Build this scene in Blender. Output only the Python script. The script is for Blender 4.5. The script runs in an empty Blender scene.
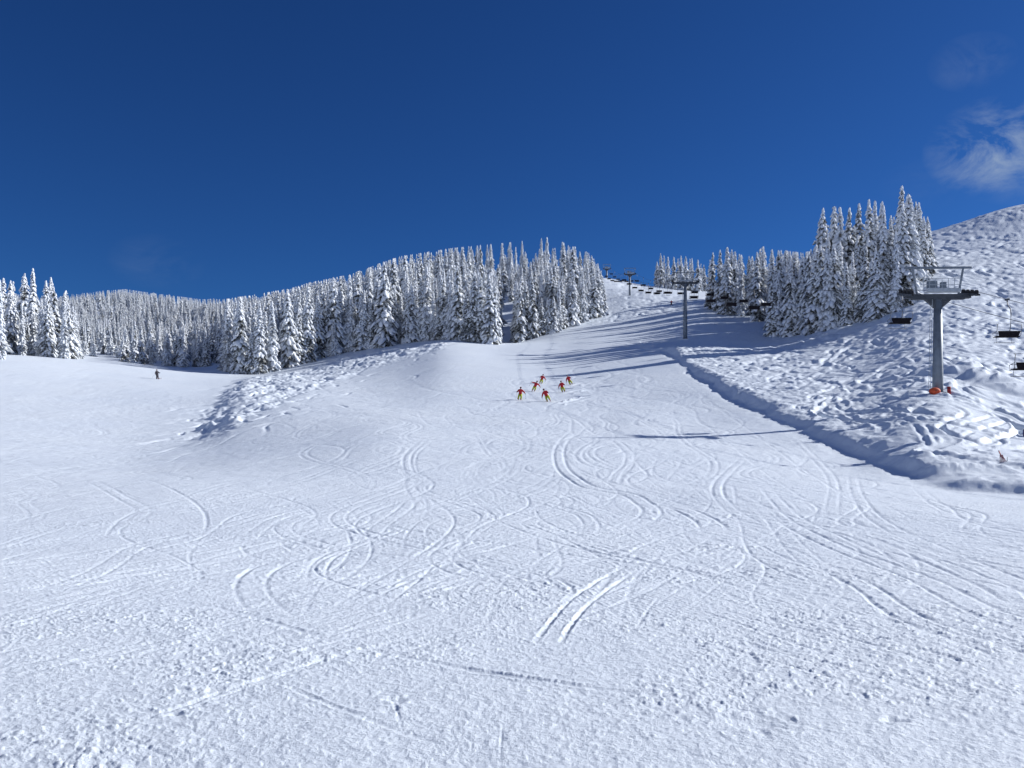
import bpy, math, random
import numpy as np
from mathutils import Vector, Matrix

R = math.radians
rng = np.random.default_rng(11)
random.seed(11)
scene = bpy.context.scene
COL = scene.collection

# ------------------------------------------------------------------ camera, sky, sun, exposure
F = 852.0            # focal length in pixels of a 1024 px wide frame
HOR = 440.0          # row of the horizon
EYE = 1.7
cam_d = bpy.data.cameras.new('camera')
cam = bpy.data.objects.new('camera', cam_d)
COL.objects.link(cam)
cam.location = (0, 0, EYE)
cam.rotation_euler = (R(90), 0, 0)
cam_d.sensor_width = 36.0
cam_d.lens = 36.0 * F / 1024.0
cam_d.shift_y = (HOR - 384.0) / 1024.0
cam_d.clip_start = 0.05
cam_d.clip_end = 9000
scene.camera = cam

SUN_EL = 26.0
SUN_AZ = math.atan2(0.90, 0.29)          # clockwise from +Y (view direction)
sun_dir = Vector((math.sin(SUN_AZ) * math.cos(R(SUN_EL)), math.cos(SUN_AZ) * math.cos(R(SUN_EL)), math.sin(R(SUN_EL))))
sd = bpy.data.lights.new('sun', 'SUN')
sd.energy = 5.0
sd.angle = R(0.53)
sd.color = (1.0, 0.98, 0.945)
sun = bpy.data.objects.new('sun', sd)
COL.objects.link(sun)
sun.rotation_euler = sun_dir.to_track_quat('Z', 'Y').to_euler()
sun.location = (60, 40, 120)

world = bpy.data.worlds.new('World')
scene.world = world
world.use_nodes = True
wn, wl = world.node_tree.nodes, world.node_tree.links
wn.clear()
wo = wn.new('ShaderNodeOutputWorld')
bg = wn.new('ShaderNodeBackground')
sky = wn.new('ShaderNodeTexSky')
sky.sky_type = 'NISHITA'
sky.sun_disc = False
sky.sun_elevation = R(SUN_EL)
sky.sun_rotation = SUN_AZ
sky.altitude = 1900
sky.air_density = 1.0
sky.dust_density = 1.3
sky.ozone_density = 2.6
tint = wn.new('ShaderNodeMix'); tint.data_type = 'RGBA'; tint.blend_type = 'MULTIPLY'
tint.inputs[0].default_value = 1.0
gam = wn.new('ShaderNodeGamma'); gam.inputs[1].default_value = 1.12
wl.new(sky.outputs[0], gam.inputs[0]); wl.new(gam.outputs[0], tint.inputs[6])
tint.inputs[7].default_value = (0.112, 0.285, 0.55, 1)
# thin cirrus wisps, placed by direction in the real sky
tc = wn.new('ShaderNodeTexCoord')
def vmath(op, a, b=None):
    n = wn.new('ShaderNodeVectorMath'); n.operation = op
    for i, s in enumerate((a, b)):
        if s is None: continue
        if hasattr(s, 'is_linked'): wl.new(s, n.inputs[i])
        else: n.inputs[i].default_value = s
    return n
def fmath(op, a, b=None, clamp=False):
    n = wn.new('ShaderNodeMath'); n.operation = op; n.use_clamp = clamp
    for i, s in enumerate((a, b)):
        if s is None: continue
        if hasattr(s, 'is_linked'): wl.new(s, n.inputs[i])
        else: n.inputs[i].default_value = s
    return n.outputs[0]
cn = wn.new('ShaderNodeTexNoise'); cn.inputs['Scale'].default_value = 13.0; cn.inputs['Detail'].default_value = 9.0
cn.inputs['Roughness'].default_value = 0.62; cn.inputs['Distortion'].default_value = 0.6
stretch = vmath('MULTIPLY', tc.outputs['Generated'], (1.0, 1.0, 1.9))
wl.new(stretch.outputs[0], cn.inputs['Vector'])
def wisp(u, v, sx, sz, amp):
    d = Vector(((u - 512) / F, 1, (HOR - v) / F)).normalized()
    df = vmath('SUBTRACT', tc.outputs['Generated'], tuple(d))
    sc = vmath('MULTIPLY', df.outputs[0], (1 / sx, 1 / sx, 1 / sz))
    ln = vmath('LENGTH', sc.outputs[0])
    m = fmath('SUBTRACT', 1.0, ln.outputs['Value'], True)
    m = fmath('POWER', m, 0.8)
    n = fmath('SUBTRACT', cn.outputs[0], 0.41)
    n = fmath('MULTIPLY', n, 4.0, True)
    return fmath('MULTIPLY', fmath('MULTIPLY', m, n), amp)
w = wisp(996, 145, 0.066, 0.046, 0.85)
for a in ((1060, 150, 0.10, 0.05, 0.5), (972, 62, 0.040, 0.026, 0.20), (158, 262, 0.05, 0.03, 0.10), (975, 175, 0.09, 0.03, 0.08)):
    w = fmath('ADD', w, wisp(*a), True)
cm = wn.new('ShaderNodeMix'); cm.data_type = 'RGBA'
wl.new(w, cm.inputs[0]); wl.new(tint.outputs[2], cm.inputs[6])
cm.inputs[7].default_value = (3.0, 3.9, 5.4, 1)
# cloud added to the unseen sky behind the photographer, to fill the shadows
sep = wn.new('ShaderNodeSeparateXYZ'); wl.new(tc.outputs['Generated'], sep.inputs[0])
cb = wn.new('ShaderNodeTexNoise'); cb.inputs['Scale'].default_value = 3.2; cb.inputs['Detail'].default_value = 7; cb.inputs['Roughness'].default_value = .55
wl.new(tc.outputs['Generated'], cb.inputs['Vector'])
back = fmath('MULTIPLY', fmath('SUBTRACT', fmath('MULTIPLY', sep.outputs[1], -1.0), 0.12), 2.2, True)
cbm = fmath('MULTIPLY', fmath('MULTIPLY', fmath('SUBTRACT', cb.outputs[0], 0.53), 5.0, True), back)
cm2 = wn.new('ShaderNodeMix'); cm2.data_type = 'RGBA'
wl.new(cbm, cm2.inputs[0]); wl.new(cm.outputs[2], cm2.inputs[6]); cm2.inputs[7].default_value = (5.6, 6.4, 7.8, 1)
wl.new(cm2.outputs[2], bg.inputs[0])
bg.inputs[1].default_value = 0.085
wl.new(bg.outputs[0], wo.inputs[0])

scene.view_settings.view_transform = 'Standard'
scene.view_settings.look = 'None'
scene.view_settings.exposure = 0.29
scene.view_settings.gamma = 1.0
scene.view_settings.use_curve_mapping = False
scene.cycles.max_bounces = 7
scene.cycles.diffuse_bounces = 5
scene.cycles.glossy_bounces = 2
scene.cycles.use_adaptive_sampling = True

# ------------------------------------------------------------------ helpers
def tag(o, label=None, cat=None, group=None, kind=None):
    if label: o['label'] = label
    if cat: o['category'] = cat
    if group: o['group'] = group
    if kind: o['kind'] = kind
    return o

def empty(name, loc, rz=0.0):
    o = bpy.data.objects.new(name, None)
    o.empty_display_size = 0.3
    COL.objects.link(o); o.location = loc; o.rotation_euler = (0, 0, rz)
    return o

def copy_tree(o, parent=None):
    c = o.copy(); COL.objects.link(c); c.parent = parent
    for ch in list(o.children):
        copy_tree(ch, c)
    return c

def mat(name, col, rough=0.6, metal=0.0, spec=0.4, var=0.0, vscale=6.0, bump=0.0, bscale=20.0, col2=None):
    m = bpy.data.materials.new(name); m.use_nodes = True
    nt = m.node_tree; n = nt.nodes; l = nt.links
    p = n['Principled BSDF']
    p.inputs['Base Color'].default_value = (*col, 1)
    p.inputs['Roughness'].default_value = rough
    p.inputs['Metallic'].default_value = metal
    p.inputs['Specular IOR Level'].default_value = spec
    t = n.new('ShaderNodeTexCoord')
    if var > 0 or col2:
        no = n.new('ShaderNodeTexNoise'); no.inputs['Scale'].default_value = vscale; no.inputs['Detail'].default_value = 5
        l.new(t.outputs['Object'], no.inputs['Vector'])
        r = n.new('ShaderNodeValToRGB')
        r.color_ramp.elements[0].position = 0.35; r.color_ramp.elements[1].position = 0.65
        a = col2 if col2 else tuple(c * (1 - var) for c in col)
        r.color_ramp.elements[0].color = (*a, 1); r.color_ramp.elements[1].color = (*col, 1)
        l.new(no.outputs[0], r.inputs[0]); l.new(r.outputs[0], p.inputs['Base Color'])
    if bump > 0:
        nb = n.new('ShaderNodeTexNoise'); nb.inputs['Scale'].default_value = bscale; nb.inputs['Detail'].default_value = 4
        l.new(t.outputs['Object'], nb.inputs['Vector'])
        b = n.new('ShaderNodeBump'); b.inputs['Strength'].default_value = bump; b.inputs['Distance'].default_value = 0.05
        l.new(nb.outputs[0], b.inputs['Height']); l.new(b.outputs[0], p.inputs['Normal'])
    return m

class MB:
    """collects shapes, then builds ONE mesh object"""
    def __init__(s): s.v, s.f = [], []
    def add(s, vs, fs):
        k = len(s.v); s.v += [tuple(v) for v in vs]; s.f += [tuple(i + k for i in f) for f in fs]
    def box(s, c, d, M=None):
        x, y, z = (q / 2 for q in d)
        vs = [Vector((a * x, b * y, e * z)) for a in (-1, 1) for b in (-1, 1) for e in (-1, 1)]
        if M is not None: vs = [M @ v for v in vs]
        vs = [v + Vector(c) for v in vs]
        s.add(vs, [(0, 1, 3, 2), (4, 6, 7, 5), (0, 4, 5, 1), (2, 3, 7, 6), (0, 2, 6, 4), (1, 5, 7, 3)])
    def tube(s, pts, r, n=8, flat=1.0):
        pts = [Vector(p) for p in pts]
        rs = r if isinstance(r, (list, tuple)) else [r] * len(pts)
        vs = []
        up = Vector((0, 0, 1))
        for i, p in enumerate(pts):
            d = (pts[min(i + 1, len(pts) - 1)] - pts[max(i - 1, 0)]).normalized()
            a = d.cross(up)
            if a.length < 1e-3: a = d.cross(Vector((0, 1, 0)))
            a.normalize(); b = d.cross(a).normalized()
            for k in range(n):
                t = 2 * math.pi * k / n
                vs.append(p + a * (math.cos(t) * rs[i]) + b * (math.sin(t) * rs[i] * flat))
        fs = []
        for i in range(len(pts) - 1):
            for k in range(n):
                q = (k + 1) % n
                fs.append((i * n + k, i * n + q, (i + 1) * n + q, (i + 1) * n + k))
        fs.append(tuple(range(n - 1, -1, -1))); fs.append(tuple((len(pts) - 1) * n + k for k in range(n)))
        s.add(vs, fs)
    def ball(s, c, rad, n=10, m=6):
        rx, ry, rz = rad if isinstance(rad, (tuple, list)) else (rad,) * 3
        vs = [(c[0], c[1], c[2] + rz)]
        for i in range(1, m):
            ph = math.pi * i / m
            for k in range(n):
                t = 2 * math.pi * k / n
                vs.append((c[0] + rx * math.sin(ph) * math.cos(t), c[1] + ry * math.sin(ph) * math.sin(t), c[2] + rz * math.cos(ph)))
        vs.append((c[0], c[1], c[2] - rz))
        fs = [(0, 1 + k, 1 + (k + 1) % n) for k in range(n)]
        for i in range(m - 2):
            for k in range(n):
                a = 1 + i * n; q = (k + 1) % n
                fs.append((a + k, a + n + k, a + n + q, a + q))
        a = 1 + (m - 2) * n; e = len(vs) - 1
        fs += [(a + (k + 1) % n, a + k, e) for k in range(n)]
        s.add(vs, fs)
    def mesh(s, name, material, smooth=False):
        me = bpy.data.meshes.new(name); me.from_pydata(s.v, [], s.f); me.update()
        if material: me.materials.append(material)
        if smooth: me.polygons.foreach_set('use_smooth', [True] * len(me.polygons))
        return me
    def build(s, name, material, parent=None, smooth=False):
        o = bpy.data.objects.new(name, s.mesh(name, material, smooth)); COL.objects.link(o)
        o.parent = parent
        return o

# ------------------------------------------------------------------ numpy noise
def _hash(ix, iy, seed):
    h = (ix.astype(np.int64) * 374761393 + iy.astype(np.int64) * 668265263 + seed * 1442695041) & 0xFFFFFFFF
    h = ((h ^ (h >> 13)) * 1274126177) & 0xFFFFFFFF
    h = ((h ^ (h >> 16)) * 2246822519) & 0xFFFFFFFF
    return ((h ^ (h >> 15)) & 0xFFFFFF).astype(np.float32) / np.float32(0xFFFFFF)
def vnoise(x, y, seed):
    fx, fy = np.floor(x), np.floor(y)
    tx = (x - fx).astype(np.float32); ty = (y - fy).astype(np.float32)
    ix, iy = fx.astype(np.int64), fy.astype(np.int64)
    tx = tx * tx * tx * (tx * (tx * 6 - 15) + 10); ty = ty * ty * ty * (ty * (ty * 6 - 15) + 10)
    a = _hash(ix, iy, seed); b = _hash(ix + 1, iy, seed); c = _hash(ix, iy + 1, seed); d = _hash(ix + 1, iy + 1, seed)
    return ((a + (b - a) * tx) * (1 - ty) + (c + (d - c) * tx) * ty) * 2 - 1
def fbm(x, y, scale, octs, seed, gain=0.5):
    out = np.zeros(x.shape, np.float32); amp = 1.0; tot = 0.0
    ca, sa = math.cos(0.6), math.sin(0.6)
    px, py = x / scale, y / scale
    for i in range(octs):
        out += amp * vnoise(px, py, seed + i * 17); tot += amp
        amp *= gain; px, py = (px * ca - py * sa) * 2.03 + 7.3, (px * sa + py * ca) * 2.03 - 3.1
    return out / tot
def sstep(a, b, x):
    t = np.clip((x - a) / (b - a), 0, 1); return t * t * (3 - 2 * t)

# ------------------------------------------------------------------ the lie of the land
def pchip(x, Y, xq):
    """monotone cubic along axis 0 of Y"""
    x = np.asarray(x, float); Y = np.asarray(Y, float); h = np.diff(x)
    hh = h.reshape((-1,) + (1,) * (Y.ndim - 1)); dl = np.diff(Y, axis=0) / hh
    d = np.zeros_like(Y)
    w1 = 2 * hh[1:] + hh[:-1]; w2 = hh[1:] + 2 * hh[:-1]
    with np.errstate(divide='ignore', invalid='ignore'):
        m = (w1 + w2) / (w1 / dl[:-1] + w2 / dl[1:])
    d[1:-1] = np.where(dl[:-1] * dl[1:] > 0, m, 0)
    d[0], d[-1] = dl[0], dl[-1]
    i = np.clip(np.searchsorted(x, xq) - 1, 0, len(x) - 2)
    t = ((np.clip(xq, x[0], x[-1]) - x[i]) / h[i]).reshape((-1,) + (1,) * (Y.ndim - 1)); H = hh[i]
    return ((1 + 2 * t) * (1 - t) ** 2 * Y[i] + t * (1 - t) ** 2 * H * d[i] + t * t * (3 - 2 * t) * Y[i + 1] + t * t * (t - 1) * H * d[i + 1])

near = {4.4: 769, 8: 637, 14: 568, 22: 525}
cols = {
 -250: {35: 488, 55: 458, 75: 430, 95: 405, 115: 385, 135: 368, 150: 355, 185: 340, 250: 330, 400: 318, 700: 300, 1500: 300},
 0:   {35: 487, 55: 462, 75: 441, 95: 420, 115: 400, 135: 380, 150: 367, 185: 354, 210: 355, 300: 350, 450: 340, 700: 312, 1000: 298, 1500: 306},
 110: {35: 487, 55: 464, 75: 446, 95: 426, 115: 407, 135: 390, 150: 380, 185: 364, 200: 361, 215: 361, 260: 366, 350: 362, 450: 348, 600: 325, 750: 306, 900: 303, 1500: 330},
 200: {35: 486, 55: 459, 75: 443, 95: 426, 115: 409, 135: 395, 160: 382, 185: 374, 210: 370, 225: 371, 300: 368, 400: 352, 550: 325, 700: 311, 850: 312, 1500: 340},
 250: {35: 486, 55: 453, 75: 436, 95: 420, 115: 405, 135: 393, 160: 383, 185: 377, 200: 373, 300: 352, 400: 332, 550: 315, 700: 314, 1500: 345},
 300: {35: 486, 55: 448, 75: 430, 95: 414, 115: 401, 135: 390, 160: 380, 185: 372, 200: 367, 300: 335, 400: 312, 500: 306, 650: 312, 1500: 350},
 400: {35: 486, 55: 441, 75: 422, 95: 408, 115: 396, 135: 384, 160: 369, 185: 356, 205: 348, 215: 346, 300: 318, 400: 292, 470: 290, 600: 298, 1500: 340},
 450: {35: 486, 55: 442, 75: 422, 90: 410, 105: 400, 130: 382, 160: 361, 190: 346, 210: 340, 225: 339, 300: 313, 400: 284, 450: 283, 600: 293, 1500: 340},
 505: {35: 486, 55: 443, 75: 422, 90: 410, 105: 400, 130: 383, 160: 364, 190: 350, 215: 343, 235: 345, 255: 341, 300: 326, 320: 318, 400: 287, 440: 281, 600: 295, 1500: 340},
 550: {35: 486, 55: 443, 75: 422, 90: 410, 105: 400, 130: 384, 160: 365, 190: 350, 240: 335, 300: 312, 380: 286, 430: 280, 550: 288, 1500: 330},
 600: {35: 486, 55: 443, 75: 422, 90: 409, 105: 398, 130: 382, 160: 361, 190: 346, 240: 330, 270: 318, 300: 304, 330: 294, 400: 277, 430: 279, 500: 288, 700: 300, 1500: 330},
 640: {35: 486, 55: 443, 75: 420, 90: 407, 105: 396, 140: 371, 165: 354, 190: 343, 240: 326, 270: 312, 300: 298, 313: 293, 360: 288, 400: 284, 430: 286, 500: 292, 700: 300, 1500: 330},
 700: {35: 486, 55: 444, 75: 420, 90: 404, 105: 390, 125: 377, 150: 358, 190: 337, 240: 318, 300: 298, 350: 292, 400: 291, 450: 294, 700: 304, 1500: 330},
 770: {35: 487, 55: 446, 75: 414, 90: 397, 110: 380, 150: 355, 190: 337, 240: 318, 330: 296, 420: 288, 600: 295, 1500: 330},
 850: {35: 490, 50: 458, 60: 432, 75: 404, 110: 368, 140: 346, 165: 328, 200: 309, 250: 283, 330: 254, 420: 250, 700: 265, 1500: 300},
 938: {37: 489, 45: 456, 55: 422, 68: 393, 85: 368, 110: 342, 140: 316, 170: 291, 250: 250, 320: 230, 400: 231, 700: 250, 1500: 290},
 1024: {33: 500, 40: 474, 55: 431, 68: 403, 85: 374, 110: 341, 140: 312, 170: 285, 250: 236, 310: 205, 380: 204, 700: 230, 1500: 280},
 1250: {30: 508, 55: 430, 110: 335, 170: 270, 250: 210, 310: 172, 400: 165, 700: 200, 1500: 260},
}
LR = np.linspace(math.log(0.5), math.log(2600), 520)
ths, G = [], []
for u, d in cols.items():
    dd = dict(near); dd.update(d)
    a = (u - 512) / F; s = math.hypot(1, a)
    ys = sorted(dd); rr = [y * s for y in ys]; zz = [(HOR - dd[y]) / F * y for y in ys]
    g = [(z + EYE) / r for z, r in zip(zz, rr)]
    rr = [0.4, 1.5] + rr; g = [0.0, 0.0] + g
    rr.append(2700); g.append(g[-1] * 0.6)
    ths.append(math.atan(a)); G.append(pchip(np.log(rr), np.array(g), LR))
def generic(th, pts):
    rr = [0.4, 1.5] + [p[0] for p in pts]; g = [0, 0] + [p[1] for p in pts]
    ths.append(th); G.append(pchip(np.log(rr), np.array(g, float), LR))
generic(R(-75), [(10, -0.02), (60, 0.03), (200, 0.10), (2700, 0.05)])
generic(R(-130), [(10, -0.03), (60, -0.06), (200, -0.07), (700, 0.02), (1500, 0.26), (2700, .22)])  # with the next two: unseen mountain behind the camera, added to bounce shadow fill
generic(R(180), [(10, -0.04), (60, -0.09), (200, -0.11), (700, -.02), (1500, 0.30), (2700, .25)])
generic(R(-180), [(10, -0.04), (60, -0.09), (200, -0.11), (700, -.02), (1500, 0.30), (2700, .25)])
generic(R(130), [(10, -0.03), (60, -0.04), (200, -0.03), (2700, -0.02)])
generic(R(75), [(10, 0.0), (60, 0.09), (200, 0.22), (2700, 0.1)])
o_ = np.argsort(ths); ths = np.array(ths)[o_]; G = np.array(G)[o_]
TF = np.concatenate([np.linspace(-math.pi, R(-50), 60, endpoint=False), np.linspace(R(-50), R(50), 660), np.linspace(R(50), math.pi, 61)[1:]])
BT = pchip(ths, G, TF)
def blur(A, n, axis):
    k = np.hanning(2 * n + 3)[1:-1]; k /= k.sum()
    P = np.pad(A, [(n, n) if i == axis else (0, 0) for i in range(2)], mode='edge'); out = np.zeros_like(A)
    for i, w_ in enumerate(k):
        out += w_ * (P[i:i + A.shape[0], :] if axis == 0 else P[:, i:i + A.shape[1]])
    return out
BT = blur(blur(BT, 9, 0), 4, 1)

def base_h(x, y):
    """height of the bare land (world z)"""
    x = np.asarray(x, float); y = np.asarray(y, float)
    r = np.maximum(np.hypot(x, y), 0.5); th = np.arctan2(x, y)
    i = np.clip(np.searchsorted(TF, th) - 1, 0, len(TF) - 2); t = np.clip((th - TF[i]) / (TF[i + 1] - TF[i]), 0, 1)
    q = np.clip((np.log(r) - LR[0]) / (LR[1] - LR[0]), 0, len(LR) - 1.001); j = q.astype(int); s = q - j
    g = (BT[i, j] * (1 - t) + BT[i + 1, j] * t) * (1 - s) + (BT[i, j + 1] * (1 - t) + BT[i + 1, j + 1] * t) * s
    return g * r

def ground_hit(u, v, hf=base_h, y0=1.5, y1=900):
    """where the line of sight through a point of the photograph first meets the land"""
    ys = np.exp(np.linspace(math.log(y0), math.log(y1), 1600))
    x = (u - 512) / F * ys; z = EYE + (HOR - v) / F * ys
    below = z <= hf(x, ys)
    k = int(np.argmax(below)) if below.any() else len(ys) - 1
    return float(x[k]), float(ys[k])

# bank along the edge of the groomed run (world polyline, uphill to downhill)
bank_px = [(668, 352), (700, 377), (730, 396), (760, 412), (808, 433), (860, 457), (910, 477), (948, 489)]
bank = [(27.5, 215), (26.6, 190), (27.2, 172)] + [ground_hit(*p) for p in bank_px] + [(22.5, 33.2), (30, 30.5), (45, 28), (80, 24)]
def poly_dist(px, py, P):
    """signed distance to a polyline (positive on its left side, walking along it) and arc parameter"""
    best = np.full(px.shape, 1e9, np.float32); sg = np.ones(px.shape, np.float32); par = np.zeros(px.shape, np.float32)
    for k in range(len(P) - 1):
        ax, ay = P[k]; bx, by = P[k + 1]; dx, dy = bx - ax, by - ay; L2 = dx * dx + dy * dy
        t = np.clip(((px - ax) * dx + (py - ay) * dy) / L2, 0, 1)
        ex, ey = px - ax - t * dx, py - ay - t * dy; d = np.hypot(ex, ey)
        m = d < best
        best = np.where(m, d, best); par = np.where(m, k + t, par)
        sg = np.where(m, np.sign(dx * ey - dy * ex), sg)
    return best * sg, par

# grid: fine inside the view, coarse elsewhere
FAN = R(47); NF = 1640
TH = np.concatenate([np.linspace(-math.pi, -FAN, 70, endpoint=False), np.linspace(-FAN, FAN, NF, endpoint=False), np.linspace(FAN, math.pi, 71)[:-1]])
def rows(segs):
    out = [segs[0][0]]
    for a, b, k in segs:
        n = int(math.log(b / a) / k); out += list(np.exp(np.linspace(math.log(a), math.log(b), n + 1))[1:])
    return np.array(out)
RR = rows([(0.8, 3.2, 0.03), (3.2, 7, 0.0042), (7, 40, 0.0042), (40, 300, 0.0036), (300, 480, 0.006), (480, 2500, 0.02)])
NT, NR = len(TH), len(RR)
print('grid', NT, NR)
TT, RG = np.meshgrid(TH, RR, indexing='ij')
X = (np.sin(TT) * RG).astype(np.float64); Y = (np.cos(TT) * RG).astype(np.float64)
Z = base_h(X, Y)
U = 512 + F * np.tan(np.clip(TT, -1.3, 1.3))

sd_bank, par = poly_dist(X, Y, bank)
far_fade = 1 - sstep(150, 210, Y)
along = 0.75 + 0.35 * vnoise(par * 1.7, par * 0 + 3, 5)
hb = (.80 - .36 * sstep(4.5, 8.0, par) - .16 * sstep(8.5, 11.2, par)) * far_fade * along * (1 + .25 * fbm(X, Y, .7, 3, 48))
wob = 0.35 * fbm(X, Y, 1.6, 3, 41) + 0.5 * fbm(X, Y, 6.0, 2, 43)
dB = sd_bank + wob * (Y > 8)
in_front = (Y > 5) & (X > 5)
prof = sstep(-0.10, 1.05, dB) * (1 - 0.75 * sstep(2.0, 16, dB)) + 0.18 * np.exp(-((dB - 1.7) / 0.5) ** 2)
prof -= 0.12 * np.exp(-((dB + 0.5) / 0.6) ** 2)
Z += np.where(in_front, prof * hb, 0)

# ---- masks
def pip(px, py, P):
    ins = np.zeros(px.shape, bool); n = len(P)
    for k in range(n):
        ax, ay = P[k]; bx, by = P[(k + 1) % n]
        c = ((ay > py) != (by > py)) & (px < (bx - ax) * (py - ay) / ((by - ay) + 1e-12) + ax)
        ins ^= c
    return ins
rough = np.where(in_front & (Y < 1200), sstep(0.2, 2.2, dB), 0) * (U > 640)
rough = rough * np.where(Y > 185, sstep(-6, 4, X - (27 + 0.35 * (Y - 185))), 1)
LY = np.log(np.maximum(Y, 0.5))
# ungroomed spine between the two runs
sp = [ground_hit(*p) for p in [(188, 442), (205, 415), (232, 385), (262, 377), (300, 371), (350, 356), (400, 349), (455, 342), (440, 350), (395, 362), (345, 376), (300, 398), (255, 420), (222, 440)]]
spine = pip(X + 1.2 * fbm(X, Y, 5, 2, 77), Y + 2.5 * fbm(X, Y, 7, 2, 78), sp).astype(np.float32)
fs = [ground_hit(*p) for p in [(588, 327), (640, 318), (690, 303)]] + [(60, 330), (64, 345), (70, 600), (30, 600), (20, 400)]
farslope = pip(X + 3 * fbm(X, Y, 14, 2, 79), Y + 5 * fbm(X, Y, 14, 2, 80), fs).astype(np.float32)
spine = blur(blur(spine, 9, 0), 9, 1)
spine = 1.15 * spine * (.55 + .45 * sstep(-.4, .2, fbm(X, Y, 6, 2, 81)))
sl_ = [ground_hit(*p) for p in [(236, 373), (222, 392), (206, 416), (186, 444), (176, 456)]]
ds_, ps_ = poly_dist(X, Y, sl_)
ds_ = ds_ + 1.6 * fbm(X, Y, 4, 3, 82)
ridge = .72 * sstep(-.4, 4.4, ds_) * (1 - sstep(5, 24, ds_)) * sstep(0.05, .8, ps_) * (1 - sstep(2.4, 3.9, ps_)) * (Y < 260)
farslope = blur(blur(farslope, 3, 0), 2, 1)
mx, my = ground_hit(984, 379)
e_ = np.hypot((X - mx) / 5.0, (Y - my) / 10.0)
mound = 1 - sstep(0.85, 1.30, e_)
calm = 1 - 0.93 * mound
lowr = sstep(905, 960, U) * (1 - sstep(62, 72, Y)) * 0.75
calm *= 1 - lowr
forest_calm = 1.0
tm = (1 - sstep(0.2, 1.08, e_))
Z += 1.1 * tm
rough_all = np.clip(rough * calm + spine * 0.9 + farslope * 0.65, 0, 1)
groomed = 1 - np.clip(rough + spine + farslope, 0, 1)

# ---- chopped powder
wx = X + 1.3 * fbm(X, Y, 4.5, 2, 301); wy = Y + 1.3 * fbm(X, Y, 4.5, 2, 302)
amp = rough_all * (0.72 + 0.40 * sstep(90, 260, RG) + .45 * spine)
bump = 0.17 * (np.abs(fbm(wx * 1.7, wy * .75, 2.2, 3, 311)) * 2 - 0.5) + 0.20 * fbm(wx * 1.5, wy * .8, .9, 3, 313) + 0.5 * fbm(X, Y, 9, 2, 317)
Z += amp * bump * 0.55 * (0.7 + 0.5 * fbm(X, Y, 20, 2, 318))
# spine side slopes away to the left
Z += spine * 0.55 * fbm(X, Y, 2.6, 4, 331, .6) + ridge

# ---- gentle undulation and skied-out texture on the groomed runs
inb = (RG < 700)
Z += inb * groomed * (0.10 * fbm(X, Y, 16, 2, 401) * sstep(8, 40, RG) + 0.035 * fbm(X, Y, 4.0, 3, 403) * sstep(5, 20, RG))
Z += groomed * (0.010 + .016 * sstep(18, 60, RG)) * fbm(X * 0.7 + Y * 0.25, Y * 1.0 - X * 0.5, 0.45, 3, 405) * (RG < 140)
# clods of broken snow in the foreground
fm = 1 - sstep(26, 60, RG)
nz = (RG < 60)
patch = np.zeros(X.shape, np.float32)
idx = np.where(RR < 60)[0]; js = slice(0, idx[-1] + 1)
xs, ys_ = X[:, js], Y[:, js]
pa = sstep(-0.12, 0.38, fbm(xs, ys_, 2.2, 3, 501) + 0.38 * (1 - sstep(5, 17, RG[:, js])) - 0.10)
fw = fbm(xs, ys_, 0.5, 2, 505) * 0.08
cl = np.maximum(fbm(xs + fw, ys_ + fw, 0.06, 3, 503, 0.65), -0.08) * 0.62 + 0.22 * fbm(xs * .8 + ys_ * .3, ys_, 0.26, 3, 504) + 0.30 * np.maximum(fbm(xs, ys_, 0.035, 2, 506), 0)
cl2 = np.maximum(fbm(xs, ys_, 0.6, 2, 511) - 0.18, 0) * np.maximum(fbm(xs, ys_, 0.16, 2, 512) + 0.1, 0)
Z[:, js] += fm[:, js] * groomed[:, js] * ((0.42 + 0.58 * pa) * 0.030 * cl + pa * 0.05 * cl2)

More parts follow.
